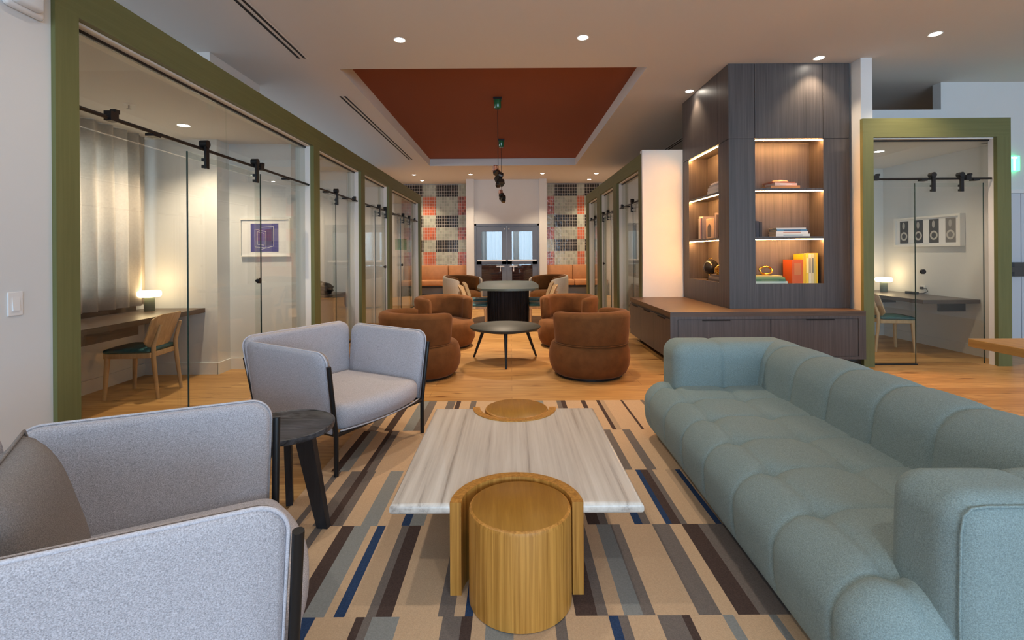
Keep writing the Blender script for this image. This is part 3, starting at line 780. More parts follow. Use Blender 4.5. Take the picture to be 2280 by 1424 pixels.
mb.prism(ring, 0, .715); mb.build('base', wood('black_fluted_oak', (.006, .006, .008), (.022, .022, .026), (40, 40, 2), .75, spec=.2), t)
def make_chair(label, loc, rz, group):
    t = thing('wooden_chair', label, 'chair', loc, rz, group)
    def post(p): return Vector((p.x, p.y*(1-.06*(.2-p.x)/.4), p.z+.008*(1-(p.y/.22)**2)*(1 if p.z > .45 else 0)))
    soft_box((-.19, -.215, .432), (.225, .215, .472), .018, .03, None, post).build('seat', M['teal'], t, 'all')
    MB().bbox(-.2, .225, -.205, .205, .385, .434, .006, 1).build('seat_frame', M['oak'], t)
    for s in (1, -1):
        MB().tube([(.195, s*.185, .40), (.215, s*.2, 0)], [.024, .017], 10).build('leg', M['oak'], t, True)
        MB().tube([(-.25, s*.18, 0), (-.205, s*.172, .40), (-.205, s*.165, .5), (-.262, s*.15, .69)], [.015, .022, .02, .014], 10).build('leg', M['oak'], t, True)
    mb = MB(); nu, nv = 16, 10; vs = []; fs = []
    for w in (0, 1):
        for i in range(nu+1):
            for j in range(nv+1):
                u = -1+2*i/nu; v = j/nv
                half = .215*(1-.05*(1-v))
                zb = .475+.05*max(0, (abs(u)-.6)/.4)**2*1.2; zt = .79-.045*max(0, (abs(u)-.55)/.45)**2
                z = zb+(zt-zb)*v
                x = -.165-.11*(z-.475)/.3+.05*u*u-w*.014
                vs.append((x, u*half, z))
    S_ = (nu+1)*(nv+1)
    for i in range(nu):
        for j in range(nv):
            q = [i*(nv+1)+j, (i+1)*(nv+1)+j, (i+1)*(nv+1)+j+1, i*(nv+1)+j+1]
            fs.append(q); fs.append([S_+k for k in q[::-1]])
    edge = [i*(nv+1) for i in range(nu+1)]+[nu*(nv+1)+j for j in range(1, nv+1)]+[i*(nv+1)+nv for i in range(nu-1, -1, -1)]+[j for j in range(nv-1, 0, -1)]
    for k in range(len(edge)):
        a, b = edge[k], edge[(k+1) % len(edge)]; fs.append([b, a, S_+a, S_+b])
    mb.raw(vs, fs); mb.build('backrest', M['oak'], t, True)
    return t
C0 = make_chair('pale oak chair with teal seat drawn up to the left booth desk', (-3.60, 4.735, 0), math.radians(184), 'oak chairs at desks')
dup(C0, (5.13, 6.62, 0), math.radians(-8), 'pale oak chair with teal seat in the single booth on the right', 'oak chairs at desks')
for x, y, r, lb in ((-.65, 8.55, 0, 'nearer oak chair on the left side of the bow-ended table'), (-.67, 9.45, 0, 'farther oak chair on the left side of the bow-ended table'),
                 (.53, 8.55, PI, 'nearer oak chair on the right side of the bow-ended table'), (.55, 9.45, PI, 'farther oak chair on the right side of the bow-ended table')):
    dup(C0, (x, y, 0), r, lb, 'oak chairs at the long table')
# cream-backed lounge chairs
def make_lounge(label, loc, rz):
    t = thing('lounge_chair', label, 'armchair', loc, rz, 'cream backed lounge chairs')
    MB().cyl((0,0), .36, 0, .05, 32).build('base', M['black'], t, True)
    MB().lathe([(0,.045),(.44,.045),(.46,.1),(.46,.3),(.44,.36),(.3,.41),(0,.42)], n=40).build('seat', M['rustdk'], t, 'all')
    prof = [(.44,.06),(.49,.05),(.50,.1),(.515,.5),(.515,.75),(.50,.79),(.465,.79),(.455,.75),(.45,.5)]
    wrap(PI-math.radians(125), PI+math.radians(125), prof, 40, (0,0), lambda f: -.06*abs(2*f-1)**2).build('shell', M['cream'], t, 'all')
    prof = [(.33,.36),(.445,.36),(.452,.5),(.458,.76),(.44,.795),(.38,.80),(.34,.76),(.325,.5)]
    wrap(PI-math.radians(118), PI+math.radians(118), prof, 40, (0,0), lambda f: -.06*abs(2*f-1)**2).build('backrest', M['rustdk'], t, 'all')
    return t
L1 = make_lounge('brown lounge chair with cream outer shell, left of the far double door', (-1.22, 12.3, 0), math.radians(-40))
dup(L1, (.93, 12.3, 0), math.radians(-140), 'brown lounge chair with cream outer shell, right of the far double door')

# ------------------------------------------------------------------ banquettes
def banquette(x0, x1, cuts, label):
    t = thing('banquette', label, 'banquette', ((x0+x1)/2, 15.6, 0))
    MB().box(x0, x1, 15.3, 15.94, .26, .33).box(x0, x0+.08, 15.3, 15.9, 0, .26).box(x1-.08, x1, 15.3, 15.9, 0, .26).build('base', M['black'], t, world=True)
    xs = [x0]+cuts+[x1]
    for a, b in zip(xs[:-1], xs[1:]):
        MB().bbox(a+.004, b-.004, 15.26, 15.9, .33, .5, .03, 2).build('seat', M['tan'], t, True, world=True)
        MB().bbox(a+.004, b-.004, 15.78, 15.955, .47, .96, .03, 2).build('backrest', M['tan'], t, True, world=True)
banquette(-3.55, -1.42, [-2.05], 'tan leather banquette under the tile wall at far left')
banquette(1.15, 3.4, [2.0], 'tan leather banquette under the tile wall at far right')

# ------------------------------------------------------------------ bookcase tower
TX0, TX1, TY0, TY1, TZ0 = 2.66, 4.13, 5.91, 7.49, .655
NX0, NX1, NY0, NY1, NZ0, NZ1, ND = 2.98, 3.81, 6.21, 7.24, .956, 2.71, .28
t = thing('bookcase', 'tall dark veneer bookcase pillar with lit niches on two faces', 'bookcase', (3.4, 6.7, TZ0))
g = .014
mb = MB()
mb.box(TX0+g, TX1-.002, TY0+g, TY1, NZ1+.02, H_CEIL-.003)
mb.box(TX0+g, TX1-.002, TY0+g, TY1, TZ0, NZ0)
mb.box(TX0+ND, TX1-.002, TY0+ND, TY1, NZ0, NZ1+.02)
mb.box(TX0+g, NX0, TY0+g, NY0, NZ0, NZ1+.02)
mb.box(NX1, TX1-.002, TY0+g, TY0+ND, NZ0, NZ1+.02)
mb.box(TX0+g, TX0+ND, NY1, TY1, NZ0, NZ1+.02)
mb.build('carcass', M['tower'], t, world=True)
gp = .003
zs = NZ1+.012
for a, b in ((TX0, NX0), (NX0, NX1), (NX1, TX1)):
    MB().box(a+(gp if a > TX0 else 0), b-(gp if b < TX1 else 0), TY0, TY0+g, zs+gp, H_CEIL-.003).build('panel', M['tower'], t, world=True)
for a, b in ((TY0, NY0+.02), (NY0+.02, TY1)):
    MB().box(TX0, TX0+g, a+g*(a == TY0)+gp*(a > TY0), b-gp*(b < TY1), zs+gp, H_CEIL-.003).build('panel', M['tower'], t, world=True)
MB().box(TX0, NX0, TY0, TY0+g, NZ0, zs-gp).box(NX1, TX1, TY0, TY0+g, NZ0, zs-gp).box(TX0, TX1, TY0, TY0+g, TZ0, NZ0).box(NX0, NX1, TY0, TY0+g, NZ1, zs-gp).build('face_frame', M['tower'], t, world=True)
MB().box(TX0, TX0+g, TY0+g, NY0, NZ0, zs-gp).box(TX0, TX0+g, NY1, TY1, NZ0, zs-gp).box(TX0, TX0+g, TY0+g, TY1, TZ0, NZ0).box(TX0, TX0+g, NY0, NY1, NZ1, zs-gp).build('face_frame', M['tower'], t, world=True)
SHZ = (1.53, 2.12)
for z in SHZ:
    MB().box(NX0+.001, NX1-.001, TY0+.008, TY0+ND, z-.03, z).build('shelf', M['tower'], t, world=True)
    MB().box(TX0+.008, TX0+ND, NY0+.001, NY1-.001, z-.03, z).build('shelf', M['tower'], t, world=True)
for z in (SHZ[0]-.03, SHZ[1]-.03, NZ1):
    MB().box(NX0+.003, NX1-.003, TY0+.012, TY0+.026, z-.008, z-.0005).build('led_strip', M['led'], t, world=True)
    MB().box(TX0+.012, TX0+.026, NY0+.003, NY1-.003, z-.008, z-.0005).build('led_strip', M['led'], t, world=True)
# base cabinet
t = thing('base_cabinet', 'low dark veneer cabinet wrapping the foot of the bookcase pillar', 'cabinet', (3.0, 6.4, 0))
CX0, CX1, CY0, CY1 = 1.83, 4.085, 5.59, 7.495
mb = MB().box(CX0+.02, CX1-.02, CY0+.02, CY1, .10, .60); mb.build('carcass', M['tower'], t, world=True)
mb = MB().box(CX0, CX1, CY0, TY0+.1, .60, .655).box(CX0, TX0+.1, TY0+.1, CY1, .60, .655); mb.build('countertop', M['benchtop'], t, world=True)
MB().box(CX0+.15, CX1-.1, CY0+.15, CY1, 0, .10).build('plinth', M['seam'], t, world=True)
MB().box(CX0, CX0+.085, CY0, CY0+.02, .10, .60).box(CX1-.085, CX1, CY0, CY0+.02, .10, .60).box(CX0+.085, CX1-.085, CY0, CY0+.02, .10, .135).box(CX0+.085, CX1-.085, CY0, CY0+.02, .57, .60).build('face_frame', M['tower'], t, world=True)
MB().box(CX1-.02, CX1, CY0+.02, TY0+.1, .1, .6).build('end_panel', M['tower'], t, world=True)
for a, b, hx in ((CX0+.089, 2.985, 2.36), (2.991, CX1-.089, 3.56)):
    dr = MB().box(a, b, CY0+.003, CY0+.02, .139, .566).build('door', M['tower'], t, world=True)
    MB().box(hx-.16, hx+.16, CY0-.006, CY0+.006, .552, .567).build('pull', M['seam'], dr, world=True)
for a, b in ((CY0+.02, 6.25), (6.256, 6.87), (6.876, CY1)):
    dr = MB().box(CX0+.003, CX0+.02, a, b, .104, .57).build('door', M['tower'], t, world=True)
    MB().box(CX0-.006, CX0+.006, (a+b)/2-.14, (a+b)/2+.14, .552, .567).build('pull', M['seam'], dr, world=True)

# books and ornaments
def bookmat(c): return plain('book_cover', lin(c), .5)
PAGE = plain('book_pages', (.72, .66, .55), .8)
def book(x, y, z, l, w, h, c, label, group, rz=0, upright=False, lean=0, band=None):
    """l along x (spine length), w along y (depth), h thickness; upright: h along x, l along z"""
    t = thing('book', label, 'book', (x, y, z), rz, group)
    b = .003
    cov = MB(); pg = MB()
    if not upright:
        cov.box(-l/2, l/2, -w/2, w/2, 0, b).box(-l/2, l/2, -w/2, w/2, h-b, h).box(-l/2, l/2, -w/2, -w/2+b, b, h-b)
        pg.box(-l/2+.006, l/2-.006, -w/2+b, w/2-.006, b, h-b)
    else:
        cov.box(-h/2, -h/2+b, -w/2, w/2, 0, l).box(h/2-b, h/2, -w/2, w/2, 0, l).box(-h/2+b, h/2-b, -w/2, -w/2+b, 0, l)
        pg.box(-h/2+b, h/2-b, -w/2+b, w/2-.006, .004, l-.006)
    if lean:
        r = Matrix.Rotation(lean, 4, 'Y'); cov.xf(r); pg.xf(r)
    cov.build('cover', bookmat(c), t); pg.build('pages', PAGE, t)
    if band:
        bd = MB()
        if not upright: bd.box(-l*.28, l*.28, -w/2-.0012, -w/2+.001, h*.3, h*.7)
        else: bd.box(-h*.3, h*.3, -w/2-.0012, -w/2+.001, l*.35, l*.85)
        if lean: bd.xf(Matrix.Rotation(lean, 4, 'Y'))
        bd.build('spine_label', plain('spine_print', lin(band), .6), t)
    return t
def stack(x, y, z, specs, group):
    for l, w, h, c, lb, rz, dx, band in specs:
        book(x+dx, y, z, l, w, h, c, lb, group, rz, band=band); z += h+.0004
    return z
yb = 6.06
# front niche, top shelf
z = stack(3.40, yb, SHZ[1], [(.36,.22,.036,(214,140,80),'orange book at the bottom of the top shelf stack, front niche',.0,-.03,None),
    (.30,.2,.034,(222,190,175),'pink book in the middle of the top shelf stack, front niche',.15,-.03,(245,225,215)),
    (.30,.2,.012,(180,95,60),'thin red brown book topping the top shelf stack, front niche',.1,-.05,None)], 'books on the top shelf')
mb = MB(); mb.lathe([(0,0),(.10,0),(.105,.01),(.085,.028),(.04,.036),(0,.037)], n=32)
mb.xf(Matrix.Diagonal((1,.7,1,1))); o = mb.build('shallow_dish', plain('terracotta_glaze', (.75, .4, .27), .5), None, True); o.location = (3.36, yb, z); tag(o, 'upturned peach dish on the topmost books, front niche', 'dish')
# middle shelf
stack(3.47, yb, SHZ[0], [(.40,.21,.034,(222,222,214),'white book with mottled spine at bottom, middle shelf of front niche',-.08,.0,(150,170,175)),
    (.38,.2,.03,(235,228,220),'cream book second in stack, middle shelf of front niche',-.05,-.01,(205,150,130)),
    (.36,.2,.024,(92,140,170),'blue book third in stack, middle shelf of front niche',-.06,-.01,(60,90,120)),
    (.35,.2,.018,(200,205,205),'pale grey book topping stack, middle shelf of front niche',-.08,-.02,None)], 'books on the middle shelf')
for k, (x, c, lb) in enumerate(((3.005, (30,32,38), 'black book standing at niche edge, middle shelf'), (3.05, (42,46,58), 'dark slate book standing second from niche edge, middle shelf'), (3.09, (36,36,40), 'charcoal book standing innermost of the dark ones, middle shelf'))):
    book(x, yb+.02, SHZ[0], .205-.01*k, .16, .036, c, lb, 'dark books standing on the middle shelf', 0, True)
# bottom
z = stack(3.19, yb, NZ0, [(.40,.22,.026,(190,205,190),'pale green book at bottom of stack with brass ring on',-.03,.0,None),
    (.36,.21,.026,(70,110,70),'dark green book second in stack with brass ring on',-.1,.0,(130,150,110)),
    (.35,.2,.022,(120,150,95),'light green book third in stack with brass ring on',-.05,.0,None),
    (.33,.2,.02,(205,185,110),'straw yellow book under the brass ring ornament',-.12,-.02,None)], 'green books on the bottom shelf')
mb = MB(); mb.tube([(.077*math.cos(a), .012*math.sin(3*a), .060+.047*math.sin(a)) for a in [2*PI*i/32 for i in range(32)]], .012, 10, closed=True)
o = mb.build('ring_ornament', M['gold'], None, 'all'); o.location = (3.18, yb, z+.001); tag(o, 'brass oval ring ornament lying on the stacked green books', 'ornament')
x = 3.485
SP_ = [(.135,.29,(196,92,40),'wide orange book standing left of the yellow row',(190,120,70)), (.035,.355,(232,180,40),'tall golden yellow book standing next to orange book',None),
       (.035,.36,(240,205,60),'bright yellow book standing second in the yellow row',(250,230,150)), (.035,.362,(222,214,178),'cream spined book standing third in the yellow row',(160,150,120)),
       (.032,.364,(214,200,150),'beige spined book standing fourth in the yellow row',(120,120,100)), (.025,.368,(200,180,90),'thin khaki book standing fifth in the yellow row',None),
       (.022,.37,(232,190,30),'thin yellow book standing last, at the niche side',None)]
for w_, h_, c, lb, bd in SP_:
    book(x+w_/2-.035, yb, NZ0, h_, .2, w_-.002, c, lb, 'yellow and orange standing books', 0, True, band=bd); x += w_
# left niche
xb = TX0+.15
def lstack(y, z, specs, group):
    for l, w, h, c, lb, dy in specs:
        book(xb, y+dy, z, l, w, h, c, lb, group, -PI/2+random.uniform(-.05, .05)); z += h+.0004
    return z
lstack(6.46, SHZ[1], [(.42,.22,.05,(205,205,200),'large white book at bottom of stack, side niche top shelf',.0), (.40,.22,.045,(190,192,195),'light grey book second in stack, side niche top shelf',.0),
    (.34,.2,.03,(160,165,175),'blue grey book third in stack, side niche top shelf',-.02), (.30,.2,.022,(225,222,218),'white thin book topping stack, side niche top shelf',-.02)], 'books in the side niche')
yy = 7.08
for w_, h_, c, lb in ((.03,.30,(190,180,165),'cream book standing first from far side, side niche'), (.05,.33,(232,225,212),'thick white book standing second from far side, side niche'),
                  (.04,.31,(205,160,170),'pink book standing third from far side, side niche'), (.035,.30,(60,66,110),'navy book standing fourth from far side, side niche'),
                  (.03,.31,(220,215,205),'ivory book standing fifth from far side, side niche'), (.03,.32,(150,140,150),'mauve book standing sixth from far side, side niche')):
    book(xb+.03, yy, SHZ[0], h_, .2, w_-.002, c, lb, 'standing books in the side niche', -PI/2, True); yy -= w_
MB_ = MB().bbox(-.012, .012, -.11, .11, 0, .28, .004, 1)
t = thing('picture_card', 'cream card with grey arch standing against books, side niche', 'picture', (TX0+.10, 6.72, SHZ[0]))
MB_.build('board', plain('cream_card', (.72, .55, .4), .7), t)
mb = MB(); mb.prism([(-.06, .02)]+[(.06*math.cos(a)*-1, .14+.06*math.sin(a)) for a in [PI*i/14 for i in range(15)]]+[(.06, .02)], -.0135, -.0122, 'x')
mb.build('arch_print', plain('grey_print', (.16, .15, .16), .7), t)
for k, (y, h_, c, lb) in enumerate(((6.50, .34, (175,165,170), 'grey pink book at near end, side niche middle shelf'), (6.45, .31, (120,110,115), 'taupe book nearest the corner, side niche middle shelf'))):
    book(xb+.03, y, SHZ[0], h_, .2, .035, c, lb, 'standing books in the side niche', -PI/2, True)
# globe and gold shell ornament on books
zz = lstack(6.47, NZ0, [(.36,.22,.03,(70,60,55),'dark brown book at bottom under the gold ornament',.0), (.34,.22,.03,(120,112,105),'grey book second under the gold ornament',.0), (.32,.2,.028,(60,55,55),'black brown book topping the stack under gold ornament',.0)], 'dark books under the ornament')
t = thing('globe', 'small black globe on brass stand in the side niche', 'globe', (TX0+.14, 6.80, NZ0))
MB().sphere((0,0,.18), .105).build('ball', plain('globe_black', (.02, .02, .022), .2), t, 'all')
mb = MB(); mb.tube([(.0, .125*math.cos(a), .18+.125*math.sin(a)) for a in [-PI/2+PI*1.1*i/20 for i in range(21)]], .006, 8); mb.build('meridian', M['gold'], t, 'all')
MB().lathe([(0,0),(.06,0),(.062,.008),(.02,.018),(.009,.03),(.009,.06),(0,.06)], n=24).build('stand', M['gold'], t, True)
mb = MB()
for k in range(9):
    a = k/9*2*PI; mb.sphere((.012*math.cos(a), .035*math.cos(a*2), .05+.04*math.sin(a)), .042, 10, 7)
o = mb.build('shell_ornament', M['gold'], None, 'all'); o.location = (TX0+.13, 6.50, zz+.004); tag(o, 'lumpy gold ornament on dark books in the side niche', 'ornament')

# ------------------------------------------------------------------ booth desks, lamps, pictures
t = thing('desk', 'dark wall-hung desk along the window side of first left booth', 'desk', (-3.8, 4.1, 0))
MB().box(-4.15, -3.47, 2.65, 5.495, .70, .75).build('desktop', M['desk'], t, world=True)
MB().box(-3.55, -3.5, 2.65, 4.55, .61, .70).build('apron', M['desk'], t, world=True)
MB().box(-4.15, -4.10, 2.65, 5.3, .75, .80).build('backsplash', M['desk'], t, world=True)
def make_lamp(label, loc):
    t = thing('table_lamp', label, 'lamp', loc, 0, 'portable desk lamps')
    MB().lathe([(0,0),(.048,0),(.05,.003),(.05,.15),(0,.15)], n=32).build('base', M['sage'], t, True)
    MB().lathe([(0,.15),(.085,.15),(.103,.158),(.109,.175),(.109,.2),(.103,.214),(.09,.219),(0,.219)], n=40).build('lamp_shade', M['lamp'], t, True)
    return t
LM = make_lamp('lit mushroom lamp with sage base on the left booth desk', (-3.91, 5.24, .75))
LM2 = dup(LM, (5.72, 7.45, .72), 0, 'lit mushroom lamp with sage base on the right booth desk')
t = thing('desk', 'dark floating corner desk in the single booth on the right', 'desk', (5.6, 6.95, 0))
MB().box(5.22, 5.945, 6.15, 7.745, .67, .72).build('desktop', M['desk'], t, world=True)
for s in (6.35, 7.5): MB().box(5.6, 5.945, s, s+.03, .55, .67).build('bracket', M['black'], t, world=True)
t = thing('desk', 'dark desk across the second booth of left row', 'desk', (-3.3, 7.35, 0))
MB().box(-4.155, -2.62, 7.02, 7.675, .70, .75).build('desktop', M['desk'], t, world=True)
MB().box(-2.68, -2.62, 7.3, 7.675, 0, .70).build('side_panel', plain('grey_panel', (.2, .19, .19), .6), t, world=True)
t = thing('desk', 'dark desk across nearest booth of the right row', 'desk', (3.0, 9.0, 0))
MB().box(2.3, 3.895, 8.7, 9.295, .70, .75).build('desktop', M['desk'], t, world=True)
MB().box(2.3, 2.36, 8.95, 9.295, .2, .70).build('side_panel', M['desk'], t, world=True)
# crumpled bag
mb = MB(); tt = bmesh.new(); bmesh.ops.create_icosphere(tt, subdivisions=4, radius=1)
for v in tt.verts:
    p = v.co.normalized(); w = 1+.10*math.sin(7*p.x+2)*math.sin(6*p.y+1)+.06*math.sin(13*p.z+5*p.x)
    v.co = Vector((p.x*.19*w, p.y*.13*w, max(0, (.085+p.z*.105*w))))
mb.join(tt)
o = mb.build('bag', plain('black_nylon', (.012, .011, .011), .45), None, 'all'); o.location = (-2.86, 7.25, .75); tag(o, 'crumpled black bag on desk in second left booth', 'bag')
# power adapter and outlet on the right booth desk
t = thing('power_outlet', 'white wall outlet with black plug above the right booth desk', 'outlet', (5.945, 7.0, .79))
MB().bbox(-.008, 0, -.04, .04, -.055, .06, .003, 1).build('plate', M['white'], t)
MB().bbox(-.04, -.008, -.02, .02, 0, .035, .004, 1).build('plug', M['black'], t)
t = thing('power_adapter', 'small black power adapter with looped cable on right booth desk', 'adapter', (5.82, 7.05, .72))
MB().bbox(-.03, .03, -.09, .09, 0, .035, .006, 2).build('brick', M['black'], t)
MB().tube([(.02,-.09,.015),(.03,-.16,.02),(.06,-.2,.05),(.085,-.15,.085),(.09,-.07,.09)], .005, 8).build('cable', M['black'], t, 'all')
# picture with nested purple shapes
t = thing('framed_print', 'white framed purple geometric print in first left booth', 'picture', (-2.895, 5.735, 1.55))
def frame_x(t, w, h, d, th, mt):
    MB().box(-w/2, w/2, -d, 0, h/2-th, h/2).box(-w/2, w/2, -d, 0, -h/2, -h/2+th).box(-w/2, -w/2+th, -d, 0, -h/2+th, h/2-th).box(w/2-th, w/2, -d, 0, -h/2+th, h/2-th).build('frame', mt, t)
    MB().box(-w/2+th, w/2-th, -d*.6, -.002, -h/2+th, h/2-th).build('mat_board', M['paper'], t)
frame_x(t, .59, .45, .035, .015, M['frame'])
pr = MB().box(-.17, .155, -.024, -.021, -.165, .165).build('print', plain('violet_ink', (.085, .085, .30), .7), t)
def quadlines(pts, w, y): 
    mb = MB()
    for a, b in zip(pts, pts[1:]+pts[:1]):
        d = Vector((b[0]-a[0], b[1]-a[1])).normalized()*w; nx, nz = -d.y/2, d.x/2
        mb.hexa([(a[0]-nx,y,a[1]-nz),(b[0]-nx,y,b[1]-nz),(b[0]-nx,y+.001,b[1]-nz),(a[0]-nx,y+.001,a[1]-nz)], [(a[0]+nx,y,a[1]+nz),(b[0]+nx,y,b[1]+nz),(b[0]+nx,y+.001,b[1]+nz),(a[0]+nx,y+.001,a[1]+nz)])
    return mb
for k, (pts) in enumerate(([(-.12,-.11),(.01,-.12),(.01,.07),(-.12,.10)], [(-.09,-.08),(-.01,-.09),(-.01,.05),(-.09,.07)], [(-.05,-.14),(.1,-.1),(.1,.13),(-.05,.12)])):
    quadlines(pts, .004, -.0252).build('white_line', M['paper'], pr)
mb = MB(); mb.prism([(.0,-.1),(.1,-.08),(.11,.12),(.0,.09)], -.0246, -.0242, 'y'); mb.build('dark_shape', plain('dark_violet_ink', (.04, .038, .16), .7), pr)
# long shadow box in right booth
t = thing('framed_print', 'long white frame with four dark shell prints, right booth', 'picture', (5.948, 6.9, 1.62), -PI/2)
frame_x(t, 1.10, .43, .07, .03, M['frame'])
for k in range(4):
    cx = -.385+.257*k
    dk = [(.035,.03,.028), (.03,.026,.025), (.05,.048,.045), (.2,.19,.18)][k]
    pn = MB().box(cx-.075, cx+.075, -.046, -.0425, -.165, .165).build('print', plain('shell_print', dk, .7), t)
    mb = MB(); mb.tube([(cx+.05*math.cos(a), -.047, -.06+.052*math.sin(a)) for a in [2*PI*i/24 for i in range(24)]], .014, 6, closed=True)
    mb.xf(Matrix.Translation((0,-.0465,0)) @ Matrix.Diagonal((1,.08,1,1)) @ Matrix.Translation((0,.047,0))); mb.build('ring_shape', plain('shell_white', (.5, .48, .44), .7), pn)
    mb = MB(); mb.sphere((cx-.005, 0, .095), .03, 12, 8, (.8, .04, 1.7)); mb.xf(Matrix.Translation((0,-.0465,0))); mb.build('cone_shape', plain('shell_grey', (.4, .38, .36), .7), pn)
# far left booth green print; right row print
t = thing('framed_print', 'white framed print with green square in farthest left booth', 'picture', (-2.86, 12.655, 1.58))
frame_x(t, .62, .58, .035, .02, M['frame'])
MB().box(-.16, .14, -.024, -.0215, -.13, .16).build('print', plain('green_ink', (.12, .36, .22), .7, var=.4, scale=30), t)
t = thing('framed_print', 'white framed pink print in nearest booth of right row', 'picture', (2.75, 9.295, 1.55))
frame_x(t, .7, .7, .035, .03, M['frame'])
MB().box(-.31, .31, -.024, -.0215, -.31, .25).build('print', plain('pink_ink', (.55, .27, .2), .7, var=.2, scale=6), t)
# curtain in first booth
def curtain(x, y0, y1, z0, z1, label):
    mb = MB(); n = 200; prev = None; vs = []; fs = []
    for i in range(n+1):
        y = y0+(y1-y0)*i/n
        d = .045*math.sin(y*34)+.018*math.sin(y*57+1)
        for z in (z0, (z0+z1)/2, z1):
            vs.append((x+d*(1.15 if z < z1 else .8), y, z))
        for z in (z0, (z0+z1)/2, z1):
            vs.append((x+d*(1.15 if z < z1 else .8)-.006, y, z))
    for i in range(n):
        b, c = i*6, (i+1)*6
        for k in (0, 1): fs += [[b+k, c+k, c+k+1, b+k+1], [b+3+k+1, c+3+k+1, c+3+k, b+3+k]]
        fs += [[b+2, c+2, c+5, b+5], [b+3, c+3, c, b]]
    fs += [[0,1,4,3],[1,2,5,4]]; e = n*6; fs += [[e+3,e+4,e+1,e],[e+4,e+5,e+2,e+1]]
    mb.raw(vs, fs); return tag(mb.build('curtain', M['curtain'], None, 'all'), label, 'curtain')
curtain(-4.03, 2.7, 5.36, .81, 2.657, 'floor-length grey linen curtain hanging behind first booth desk')
# ------------------------------------------------------------------ small wall and ceiling things
t = thing('light_switch', 'white rocker light switch plate on the near left wall', 'switch', (-2.402, 2.345, 1.12), PI/2)
MB().bbox(-.036, .036, -.006, 0, -.058, .058, .003, 2).build('plate', M['white'], t)
MB().hexa([(-.017,-.006,-.033),(.017,-.006,-.033),(.017,-.004,.033),(-.017,-.004,.033)], [(-.017,-.012,-.033),(.017,-.012,-.033),(.017,-.007,.033),(-.017,-.007,.033)]).build('rocker', M['white'], t)
t = thing('alarm_strobe', 'white alarm strobe box high on the near left wall', 'alarm', (-2.402, 2.385, 2.545), PI/2)
MB().bbox(-.10, .10, -.03, 0, 0, .2, .02, 3).build('plate', M['white'], t, True)
MB().bbox(-.085, .06, -.07, -.02, .02, .18, .02, 3).build('lens', plain('strobe_lens', (.7, .73, .76), .15), t, True)
# exit sign
t = thing('exit_sign', 'glowing green exit sign on the wall right of the green frame', 'sign', (6.72, 6.615, 2.52))
MB().bbox(-.18, .18, -.05, 0, -.105, .105, .008, 2).build('housing', M['exitg'], t)
def glyph(ch):
    B_ = lambda *a: a
    return {'E': [((0,0),(0,1)), ((0,1),(.6,1)), ((0,.5),(.5,.5)), ((0,0),(.6,0))], 'X': [((0,0),(.6,1)), ((0,1),(.6,0))], 'I': [((.1,0),(.1,1))], 'T': [((0,1),(.6,1)), ((.3,0),(.3,1))]}[ch]
x = -.145
for ch, adv in (('E', .085), ('X', .085), ('I', .045), ('T', .08)):
    mb = MB()
    for (a, b), (c, d) in glyph(ch):
        p, q = Vector((x+a*.095, -.085+b*.16)), Vector((x+c*.095, -.085+d*.16)); dd = (q-p).normalized()*.009; n_ = Vector((-dd.y, dd.x))
        p -= dd; q += dd
        mb.prism([tuple(p-n_), tuple(q-n_), tuple(q+n_), tuple(p+n_)], -.053, -.049, 'y')
    mb.build('letter', M['exitw'], t); x += adv
# door on right
d = struct('door_2', MB().box(6.15, 6.2, 6.58, 6.66, 0, 2.17).box(7.68, 7.73, 6.58, 6.66, 0, 2.17).box(6.15, 7.73, 6.58, 6.66, 2.12, 2.17), M['white'], label='pale double door with grey panic hardware at far right', cat='door')
for a, b in ((6.205, 6.935), (6.945, 7.675)):
    lf = MB().box(a, b, 6.6, 6.65, .01, 2.115).build('door_leaf', plain('pale_door_paint', (.62, .66, .72), .5), d)
    MB().box(a+.03, b-.03, 6.52, 6.56, 1.05, 1.12).box((b-.16) if a < 6.5 else (a+.02), (b-.02) if a < 6.5 else (a+.16), 6.53, 6.6, .99, 1.18).build('panic_bar', plain('dark_steel', (.12, .12, .12), .35, metal=.6), lf)
# communal table on the right
t = thing('work_table', 'honey oak work table whose corner shows at right edge', 'table', (3.75, 2.2, 0))
MB().bbox(3.15, 4.35, .9, 3.35, .685, .74, .004, 1).build('tabletop', wood('honey_slab', (.42, .20, .05), (.58, .32, .09), (40, 2, 40), .4), t, world=True)
for y in (1.2, 2.9):
    MB().bbox(3.85, 4.2, y, y+.08, 0, .685, .004, 1).build('leg', M['blackwood'], t, world=True)
